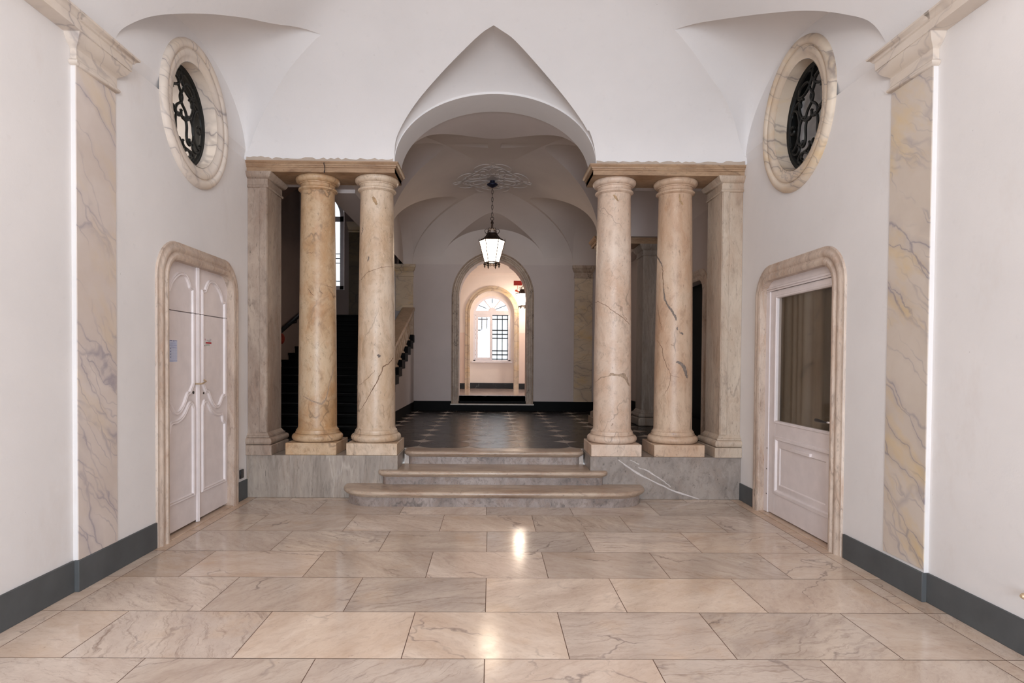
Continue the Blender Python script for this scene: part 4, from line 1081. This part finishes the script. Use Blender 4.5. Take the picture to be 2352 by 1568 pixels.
# second colonnade fragment on the right: beam, pier and column
r = empty('wall_pier.002', (2.55, 9.72, HF), 'grey marble pier in the shadows of the hall, seen between the right columns', 'pier')
y0, y1, xf = 9.55, 9.95, 2.36
m = MB(); m.box(xf-.06, XHR, y0-.06, y1+.05, HF, HF+.13); m.build('plinth', MAT['pod'], r, bevel=.02)
path = [(XHR, y0), (xf, y0), (xf, y1), (XHR, y1)]
z = HF+.13; prof = [(0, z), (.03, z)]+[(.03+.03*math.cos(t), z+.035+.035*math.sin(t)) for t in [(-PI/2)+PI*i/8 for i in range(9)]]+[(.03, z+.074), (.02, z+.09), (0, z+.12)]
m = MB(); m.sweep(path, prof, 'xy', 0, 1, -1); m.build('base', MAT['pod'], r)
m = MB(); m.box(xf, XHR, y0, y1, z+.05, 3.27); m.build('shaft', MAT['pod'], r)
m = MB(); m.sweep(path, [(0, 3.09), (.018, 3.1), (.018, 3.115), (.006, 3.12), (.006, 3.18), (.03, 3.195), (.06, 3.25), (.06, 3.272), (0, 3.274)], 'xy', 0, 1, -1); m.build('capital', MAT['pod'], r)
r = empty('column.004', (1.86, 9.75, HF), 'column of the hall almost hidden behind the front right column', 'column')
m = MB(); m.box(1.6, 2.12, 9.49, 10.01, HF, HF+.12); m.build('plinth', MAT['pier'], r, bevel=.006)
m = MB(); m.lathe([(.26, HF+.12), (.268, HF+.16), (.26, HF+.2), (.23, HF+.21), (.2, HF+.27), (.2, 1.6), (.175, 3.1), (.2, 3.11), (.2, 3.13), (.18, 3.14), (.18, 3.18), (.225, 3.24), (.225, 3.272)], (1.86, 9.75, 0), 40); m.build('shaft', MAT['pier'], r)
r = empty('entablature.002', (2.1, 9.75, 3.274), 'shadowed marble beam resting on the hall pier behind the right columns', 'entablature')
m = MB(); m.sweep([(XHR, 9.5), (1.62, 9.5), (1.62, 9.99), (XHR, 9.99)], [(o, zz-.124) for o, zz in EPROF], 'xy', 0, 1, -1); m.box(1.625, XHR, 9.505, 9.985, 3.2745, 3.39); m.build('beam', MAT['entab'], r)

# ------------------------------------------------------------------ staircase
r = empty('staircase', (-2.6, 8.0, HF), 'black slate staircase rising behind the left columns', 'staircase')
rise, tread = .124, .37
nst = 16
m = MB(); prof = [(8.0, HF)]
for k in range(nst):
    yk = 8.0+tread*k; zk = HF+rise*(k+1)
    xe = -1.765 if yk+tread < YF-.1 else -1.965
    m = MB(); m.box(XHL+.002, xe, yk-.03, yk+tread+.02, zk-.04, zk); m.box(XHL+.002, xe+.004, yk, yk+tread+.02, max(HF, zk-rise-.08), zk-.039)
    m.build('stair_step', MAT['black'], r, bevel=.006)
zl = HF+rise*nst
m = MB(); m.box(-5.29, -1.965, 8.0+tread*nst-.02, 14.59, zl-.12, zl); m.build('landing', MAT['black'], r)
# flank wall under the balustrade
w = MB(); poly = [(8.0, HF)]
for k in range(12): poly += [(8.0+tread*k-.0, HF+rise*(k+1)-.05), (8.0+tread*(k+1), HF+rise*(k+1)-.05)]
poly = [(8.0, HF), (8.0, HF+rise-.17), (8.0+tread*11.5, HF+rise*12.4-.17), (8.0+tread*11.5, HF)]
w.prism(poly, 'x', -1.60, -1.535); o = w.build('wall_stair_flank', MAT['hall']); tag(o, 'pale flank wall below the stair balustrade', 'wall', kind='structure')
# stepped black string + balustrade
r = empty('balustrade', (-1.6, 10, HF), 'stone balustrade with bulbous balusters climbing behind the inner left column', 'balustrade')
for k in range(3, 12):
    yk = 8.0+tread*k; zk = HF+rise*(k+1)
    m = MB(); m.box(-1.74, -1.522, yk-.02, yk+tread, zk-.14, zk+.012); m.build('string_block', MAT['black'], r, bevel=.004)
def rz(y): return HF+rise*((y-8.0)/tread)+.567
m = MB(); ya, yb = 8.1, YF-.05
m.prism([(ya, rz(ya)), (yb, rz(yb)), (yb, rz(yb)+.07), (ya, rz(ya)+.07)], 'x', -1.76, -1.51); m.build('rail', MAT['rail'], r, bevel=.012)
for k in range(3, 12):
    for hk in (0, 1):
        yk = 8.0+tread*(k+.25+.5*hk); z0 = HF+rise*(k+1)+.012; z1 = rz(yk)-.005; hgt = z1-z0
        m = MB(); m.lathe([(.06, 0), (.06, .04*hgt), (.035, .08*hgt), (.045, .14*hgt), (.068, .28*hgt), (.06, .42*hgt), (.038, .6*hgt), (.03, .72*hgt), (.045, .84*hgt), (.04, .88*hgt), (.055, .95*hgt), (.055, hgt)], (-1.63, yk, z0), 14); m.build('baluster', MAT['rail'], r)
m = MB(); m.box(-1.75, -1.53, YF-.16, YF-.035, 1.86, rz(YF-.16)); m.build('end_post', MAT['rail'], r)
# wall handrail, black dado
r = empty('handrail', (XHL, 9.5, 1.6), 'black handrail sloping up the dim stair wall', 'handrail')
def hz(y): return 2.0+.345*(y-10.6)
m = MB(); m.tube([(XHL+.07, 8.4, hz(8.4)), (XHL+.07, 11.5, hz(11.5))], .035, 10); m.build('rail', MAT['iron'], r)
for y in (9.2, 10.2, 11.2):
    m = MB(); m.tube([(XHL, y, hz(y)-.1), (XHL+.06, y, hz(y)-.09), (XHL+.07, y, hz(y)-.02)], .012, 6); m.build('bracket', MAT['iron'], r)
p = at_x(655, 768, XHL+.12)
m = MB(); m.sphere((XHL+.06, p.y, p.z-.07), .09, 14, 10, (.5, 1, 1.0)); o = m.build('shoulder_bag', MAT['redcloth']); tag(o, 'dim red object hanging under the stair handrail', 'bag')
# tall stair window
r = empty('window_3', (-4.065, 14.6, 3.1), 'tall arched window lighting the staircase', 'window', kind='structure')
path = archpath(-4.065, .56, 4.85, 5.45, 3.12)
m = MB(); m.sweep(path, [(0, 0), (0, .06), (-.09, .06), (-.09, 0)], 'xz', 14.66, 1, -1, closeprof=True); m.box(-4.620, -3.510, 14.66, 14.72, 3.1, 3.2); m.box(-4.620, -3.510, 14.66, 14.72, 4.72, 4.84); m.box(-4.100, -4.030, 14.66, 14.72, 3.2, 4.75)
m.build('frame', MAT['gloss'], r)
for zz in (3.32, 3.75, 3.86, 3.97):
    m = MB(); m.box(-4.550, -3.570, 14.78, 14.80, zz, zz+.018); m.build('bar', MAT['iron'], r)
m = MB(); m.prism([(-4.600, 3.15), (-3.530, 3.15)]+arc(-4.065, 4.85, .54, .58, 0, PI, 20), 'y', 14.69, 14.695); m.build('pane', MAT['glass'], r)
# pilaster on the landing, its shade put into a darker colour
p0 = at_y(801, 720, 14.55); p1 = at_y(826, 510, 14.55)
r = empty('pilaster.003', ((p0.x+p1.x)/2, 14.6, zl), 'pilaster on the stair landing beside the tall window, coloured as in shade', 'pilaster')
m = MB(); m.box(p0.x, p1.x, 14.54, 14.6, zl, p1.z-.2); m.build('shaft', MAT['pilshade'], r)
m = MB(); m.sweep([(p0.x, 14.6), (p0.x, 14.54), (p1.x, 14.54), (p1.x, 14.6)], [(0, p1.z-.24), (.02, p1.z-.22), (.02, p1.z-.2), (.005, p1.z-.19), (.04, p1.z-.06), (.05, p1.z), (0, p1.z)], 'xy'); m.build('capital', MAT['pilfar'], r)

# ================================================================== CORRIDOR beyond the arch
CY0, CY1, CZ = YF+.42, 15.2, .748
m = MB(); m.box(-1.9, 2.6, CY0-.3, CY1+.5, .5, CZ); o = m.build('floor_corridor', MAT['corrfloor']); tag(o, 'pinkish polished floor of the corridor beyond the arch', 'floor', kind='structure')
m = MB(); m.box(-1.9, 2.6, CY0, CY1+.5, 4.1, 4.3); o = m.build('ceiling_corridor', MAT['peach']); tag(o, 'pale ceiling of the corridor beyond the arch', 'ceiling', kind='structure')
NX, NHW = .03, .545
w = MB(); w.box(-1.9, 2.6, CY1, CY1+.4, .4, 4.3)
nc = MB(); nc.prism([(NX-NHW, CZ-.1), (NX+NHW, CZ-.1)]+arc(NX, 2.62, NHW, .55, 0, PI, 24), 'y', CY1-.2, CY1+.24)
wn = MB(); wn.prism([(NX-.47, 1.44), (NX+.47, 1.44)]+arc(NX, 2.62, .47, .45, 0, PI, 24), 'y', CY1+.1, CY1+.6)
wc = cut(w.build('wall_corridor_far', MAT['peach']), [nc, wn]); tag(wc, 'peach corridor wall with the arched window niche', 'wall', kind='structure')
m = MB(); m.box(-1.9, -1.72, CY0, CY1, .4, 4.3); m.box(2.6, 2.8, CY0, CY1+.4, .4, 4.3); o = m.build('wall_corridor_sides', MAT['peach']); tag(o, 'peach side walls of the corridor', 'wall', kind='structure')
m = MB(); m.box(-1.9, NX-NHW-.13, CY1-.006, CY1, CZ, 2.14); m.box(NX+NHW+.13, 2.6, CY1-.006, CY1, CZ, 2.14); o = m.build('trim_8', MAT['peachdark']); tag(o, 'darker peach painted dado of the corridor', 'dado', kind='structure')
m = MB(); m.box(-1.9, 2.6, CY1-.03, CY1, 3.56, 3.6); m.box(-1.9, 2.6, CY1-.06, CY1, 3.6, 4.1); o = m.build('trim_9', MAT['peach']); tag(o, 'pale cornice band above the corridor niche', 'cornice', kind='structure')
m = MB(); m.box(-1.9, NX-NHW-.12, CY1-.02, CY1, CZ, .89); m.box(NX+NHW+.12, 2.6, CY1-.02, CY1, CZ, .89); m.box(NX-NHW, NX+NHW, CY1+.21, CY1+.24, CZ, .89)
o = m.build('baseboard_corridor', MAT['blackmarble']); tag(o, 'black veined marble skirting of the corridor', 'baseboard', kind='structure')
r = empty('trim_11', (NX, CY1, CZ), 'thin ochre-veined painted arch around the corridor window niche', 'door surround', kind='structure')
m = MB(); m.sweep(archpath(NX, NHW, 2.62, 3.17, CZ), [(0, 0), (0, .03), (.03, .035), (.06, .03), (.07, .022), (.1, .03), (.12, .028), (.125, 0)], 'xz', CY1, -1, -1); m.build('moulding', MAT['pilfar'], r)
# corridor window
r = empty('window_4', (NX, CY1+.24, 1.44), 'white arched corridor window with fanlight and iron bars outside', 'window', kind='structure')
yw = CY1+.26; zt = 2.62; hw = .47
m = MB(); path = archpath(NX, hw+.005, zt, zt+.455, 1.44)
m.sweep(path, [(0, 0), (0, .06), (-.06, .06), (-.06, 0)], 'xz', yw-.01, 1, -1, closeprof=True)
m.box(NX-hw, NX+hw, yw-.01, yw+.05, 1.435, 1.47); m.box(NX-hw, NX+hw, yw-.015, yw+.05, zt-.02, zt+.08)
m.build('frame', MAT['gloss'], r, bevel=.003)
m = MB()
for a in (PI/3, 2*PI/3):
    m.tube([(NX+.1*math.cos(a), yw+.02, zt+.07+.1*math.sin(a)), (NX+.44*math.cos(a), yw+.02, zt+.43*math.sin(a))], .014, 8)
m.prism(arc(NX, zt+.07, .1, .1, 0, PI, 12), 'y', yw, yw+.04); m.build('fanlight_bars', MAT['gloss'], r)
m = MB(); m.box(NX-.41, NX-.35, yw-.02, yw+.02, 1.47, zt-.02); m.box(NX-.06, NX+.005, yw-.02, yw+.02, 1.47, zt-.02); m.box(NX-.35, NX-.06, yw-.02, yw+.02, 1.47, 1.53); m.box(NX-.35, NX-.06, yw-.02, yw+.02, zt-.08, zt-.02)
m.build('closed_sash', MAT['gloss'], r, bevel=.003)
m = MB(); m.box(NX+.40, NX+.43, yw-.32, yw-.0, 1.47, 1.52); m.box(NX+.40, NX+.43, yw-.32, yw, zt-.1, zt-.05); m.box(NX+.40, NX+.43, yw-.32, yw-.27, 1.52, zt-.1); m.box(NX+.40, NX+.43, yw-.05, yw, 1.52, zt-.1)
m.build('open_sash', MAT['gloss'], r, bevel=.003)
m = MB(); m.box(NX-.35, NX-.06, yw-.003, yw+.003, 1.53, zt-.08); m.prism(arc(NX, zt+.07, .41, .34, 0, PI, 20), 'y', yw+.018, yw+.022); m.build('pane', MAT['glass'], r)
m = MB(); m.box(NX-hw-.04, NX+hw+.04, yw-.1, yw, 1.40, 1.436); m.build('window_sill', MAT['gloss'], r, bevel=.004)
r = empty('window_grille', (NX, yw+.14, 1.44), 'black iron bar grille outside the corridor window', 'grille')
for k in range(7):
    xk = NX-.39+.13*k; m = MB(); m.tube([(xk, yw+.14, 1.40), (xk, yw+.14, 2.66)], .011, 6); m.build('upright_bar', MAT['iron'], r)
for zz in (1.49, 1.60, 1.70, 2.02, 2.12, 2.22, 2.50, 2.60):
    m = MB(); m.box(NX-.46, NX+.46, yw+.13, yw+.15, zz-.014, zz+.014); m.build('cross_bar', MAT['iron'], r)
for k in range(5):
    a = PI*(k+1)/6; m = MB(); m.tube([(NX+.1*math.cos(a), yw+.14, 2.70+.1*math.sin(a)), (NX+.45*math.cos(a), yw+.14, 2.66+.42*math.sin(a))], .009, 6); m.build('fan_bar', MAT['iron'], r)

# ------------------------------------------------------------------ lanterns
def lantern(name, c, ztop, scale, label, glassmat, ceilz, extras=True):
    """six-sided iron lantern; c = (x,y), ztop = height of the ring at the chain"""
    x, y = c; S = scale
    r = empty(name, (x, y, ztop-1.0*S), label, 'lantern')
    Z = lambda t: ztop-t*S
    if extras:
        m = MB(); m.lathe([(.0, ceilz+.0), (.05*S, ceilz-.0), (.05*S, ceilz-.03), (.075*S, ceilz-.04), (.11*S, ceilz-.055), (.1*S, ceilz-.075), (.05*S, ceilz-.095), (.02*S, ceilz-.11)], (x, y, 0), 24); m.build('ceiling_canopy', MAT['canopy'], r)
    L = ceilz-.1-ztop; nl = max(3, int(L/(.07*S)))
    for k in range(nl):
        zc = ztop+.02*S+(L-.0*S)*(k+.5)/nl; hl = L/nl*.62; m = MB(); a = k*PI/2
        m.tube([(x+.017*S*math.cos(t)*math.cos(a), y+.017*S*math.cos(t)*math.sin(a), zc+hl*math.sin(t)) for t in [2*PI*i/14 for i in range(14)]], .0045*S, 6, closed=True)
        m.build('chain_link', MAT['bronze'], r)
    m = MB(); m.tube([(x+.032*S*math.cos(t), y, Z(.02)+.032*S*math.sin(t)) for t in [2*PI*i/20 for i in range(20)]], .006*S, 8, closed=True)
    m.lathe([(.004*S, Z(.05)), (.012*S, Z(.06)), (.026*S, Z(.085)), (.03*S, Z(.105)), (.024*S, Z(.125)), (.012*S, Z(.14)), (.02*S, Z(.15)), (.02*S, Z(.175)), (.008*S, Z(.19))], (x, y, 0), 16); m.build('finial', MAT['bronze'], r)
    N = 6
    for k in range(N):
        a = 2*PI*k/N+PI/6*0
        def P(rr, t): return (x+rr*S*math.cos(a), y+rr*S*math.sin(a), Z(t))
        pts = catmull([P(.005, .16), P(.02, .2), P(.06, .235), P(.115, .225), P(.145, .255), P(.13, .3), P(.1, .315), P(.075, .29), P(.085, .25)], 5)
        m = MB(); m.tube(pts, .006*S, 6); m.build('scroll', MAT['bronze'], r)
    # crown ring and curved roof
    hexr = lambda rr, t, off=0: [(x+rr*S*math.cos(2*PI*k/N+off), y+rr*S*math.sin(2*PI*k/N+off), Z(t)) for k in range(N)]
    m = MB(); lv = [(.085, .3), (.1, .325), (.125, .365), (.165, .405), (.21, .437), (.25, .457)]
    for (ra, ta), (rb, tb) in zip(lv[:-1], lv[1:]):
        A_, B_ = hexr(ra, ta), hexr(rb, tb); m.add(A_+B_, [(k, (k+1) % N, N+(k+1) % N, N+k) for k in range(N)])
    m.build('roof', MAT['bronze'], r, smooth=20)
    m = MB(); m.tube(hexr(.09, .31), .008*S, 6, closed=True); m.tube(hexr(.258, .46), .01*S, 6, closed=True); m.tube(hexr(.142, .89), .013*S, 6, closed=True)
    top, bot = hexr(.256, .46), hexr(.142, .89)
    for k in range(N):
        m.tube([top[k], bot[k]], .009*S, 6)
        m.tube([hexr(.09, .31)[k], hexr(.125, .365)[k], hexr(.165, .405)[k], hexr(.256, .457)[k]], .007*S, 6)
        tx = top[k]; m.tube([tx, (tx[0], tx[1], tx[2]+.045*S)], [.008*S, .003*S], 6)
        cx_ = hexr(.09, .31)[k]; m.tube([cx_, (cx_[0], cx_[1], cx_[2]+.05*S)], [.007*S, .003*S], 6)
    m.build('frame', MAT['bronze'], r)
    for k in range(N):
        t0, t1, b0, b1 = [Vector(q) for q in (top[k], top[(k+1) % N], bot[k], bot[(k+1) % N])]
        ins = Vector((x, y, 0)); m = MB()
        def mv(q): d = (Vector((x, y, q.z))-q)*.03; return q+d
        m.add([mv(t0), mv(t1), mv(b1), mv(b0)], [(0, 1, 2, 3)]); m.build('glass_pane', glassmat, r, smooth=0)
    for k in range(N):
        a = 2*PI*k/N; bx, by_ = x+.142*S*math.cos(a), y+.142*S*math.sin(a)
        m = MB(); m.lathe([(.004*S, Z(.88)), (.02*S, Z(.9)), (.028*S, Z(.925)), (.012*S, Z(.945)), (.018*S, Z(.958)), (.002*S, Z(1.0))], (bx, by_, 0), 10); m.build('drop_finial', MAT['bronze'], r)
    m = MB(); m.tube(hexr(.14, .925, PI/6), .008*S, 6, closed=True)
    for k in range(12):
        a = 2*PI*(k+.5)/12; m.tube([(x+.132*S*math.cos(a), y+.132*S*math.sin(a), Z(.89)), (x+.138*S*math.cos(a), y+.138*S*math.sin(a), Z(.945))], .008*S, 5)
    m.build('bottom_crown', MAT['bronze'], r)
    m = MB(); m.sphere((x, y, Z(.8)), .045*S, 14, 10, (1, 1, 1.5)); m.build('bulb', MAT['bulb'], r)
    return r
LY = 10.0
pr_ = at_y(1130.5, 500, LY)
lantern('hanging_lantern', (pr_.x, LY), pr_.z, .815, 'lit six-sided iron lantern on a long chain in the hall vault', MAT['lampglass'], HS+1.0)
# stucco rosette on the vault around the lantern
def rosette():
    r = empty('ceiling_rosette', (pr_.x, LY-.25, HS+1.02), 'low-relief stucco rosette of scrolls on the hall vault', 'rosette')
    m = MB(); zc = HS+1.0
    def Zv(xx): return HS+1.02*math.sqrt(max(0, 1-((xx-.03)/1.6)**2))-.004
    cx_, cy_ = pr_.x, LY-.05
    def put(lines, rad):
        for ln in lines: m.tube([(cx_+u, cy_+v*1.3, Zv(cx_+u)) for u, v in ln], rad, 6)
    lines = []
    for q in range(4):
        a = q*PI/2
        def rot(p, a=a): return (p[0]*math.cos(a)-p[1]*math.sin(a), p[0]*math.sin(a)+p[1]*math.cos(a))
        for mir in (1, -1):
            for A_, B_, fl in (((.5, .03), (.34, .22), 1), ((.36, .18), (.1, .2), -1), ((.2, .06), (.42, .1), 1), ((.12, .04), (.3, .12), -1), ((.52, .02), (.62, .01), 1)):
                lines.append([rot((u, v*mir)) for u, v in cs(A_, B_, fl, 16)])
    put(lines, .008)
    lines = [[(.44*math.cos(2*PI*i/60)*(1+.12*math.cos(8*PI*i/60)), .44*math.sin(2*PI*i/60)*(1+.12*math.cos(8*PI*i/60))) for i in range(61)]]
    put(lines, .008)
    m.build('scroll_relief', MAT['vaultplaster'], r)
rosette()
p2 = at_y(1200.5, 645, 14.6)
lantern('hanging_lantern.001', (p2.x+.01, 14.6), p2.z, .66, 'lit lantern half hidden by the right edge of the far arch', MAT['lampglass2'], 4.1, True)
# red bracket and tag above it
q0 = at_y(1180, 645, 14.45); q1 = at_y(1199, 655, 14.45)
m = MB(); m.box(q0.x, q1.x, 14.40, 14.50, q1.z, q0.z); m.box(q0.x+.02, q1.x-.02, 14.38, 14.40, q1.z+.02, q0.z-.02); o = m.build('red_box', MAT['red'], bevel=.006); tag(o, 'dark red box hung beside the corridor lantern', 'box')
q0 = at_y(1183, 666, 14.45); q1 = at_y(1192, 671, 14.45)
m = MB(); m.prism([(q0.x, q0.z), (q0.x+.03, q0.z+.012), (q1.x, q1.z+.015), (q1.x, q1.z-.012), (q0.x, q0.z-.03)], 'y', 14.42, 14.45); m.tube([(q0.x+.05, 14.44, q0.z), (q0.x+.06, 14.45, q0.z+.14)], .004, 6); o = m.build('orange_tag', MAT['orange']); tag(o, 'small orange tag hanging below the red box', 'tag')

# ------------------------------------------------------------------ LIGHT
world = bpy.data.worlds.new('sky'); scene.world = world; world.use_nodes = True
nt = world.node_tree; bg = nt.nodes['Background']; bg.inputs[0].default_value = (.86, .93, 1., 1); bg.inputs[1].default_value = 1.8
def area(name, loc, rot, sx, sy, power, col, spread=PI):
    l = bpy.data.lights.new(name, 'AREA'); l.shape = 'RECTANGLE'; l.size = sx; l.size_y = sy; l.energy = power; l.color = col; l.spread = spread
    o = bpy.data.objects.new(name, l); COL.objects.link(o); o.location = loc; o.rotation_euler = rot; return o
def point(name, loc, power, col, rad=.1):
    l = bpy.data.lights.new(name, 'POINT'); l.energy = power; l.color = col; l.shadow_soft_size = rad
    o = bpy.data.objects.new(name, l); COL.objects.link(o); o.location = loc; return o
# daylight through the street doorway behind the camera
area('street_daylight', (.05, YE-.2, 1.75), (PI/2, 0, 0), 2.5, 3.1, 400, (.74, .86, 1.))
# entrance hall ceiling lamp, above and behind the camera
point('entrance_lamp', (.05, .9, 3.55), 74, (1., .88, .76), .2)
# daylight from the corridor's side window, right of the arch
area('corridor_daylight', (2.55, 13.9, 2.2), (0, PI/2, 0), 1.8, 1.1, 30, (.95, .97, 1.))
# lamps in the rooms behind the oval windows
point('side_room_lamp_left', (-3.8, 4.9, 4.2), 40, (1., .95, .88), .15)
point('side_room_lamp_right', (4.0, 5.0, 4.4), 2.5, (1., .9, .8), .1)
# ------------------------------------------------------------------ camera and view
cd = bpy.data.cameras.new('camera'); cam = bpy.data.objects.new('camera', cd); COL.objects.link(cam)
M = Matrix((( _R.x, _U.x, -_F.x), (_R.y, _U.y, -_F.y), (_R.z, _U.z, -_F.z)))
cam.matrix_world = Matrix.Translation(CAM) @ M.to_4x4()
cd.sensor_width = 36; cd.lens = 36*FPX/W; cd.shift_x = (W/2-CX)/W; cd.shift_y = (CY-H/2)/W; cd.clip_start = .05; cd.clip_end = 200
scene.camera = cam
vs = scene.view_settings; vs.view_transform = 'Standard'; vs.look = 'None'; vs.gamma = 1; vs.exposure = .07; vs.use_curve_mapping = False
scene.cycles.max_bounces = 10; scene.cycles.diffuse_bounces = 6
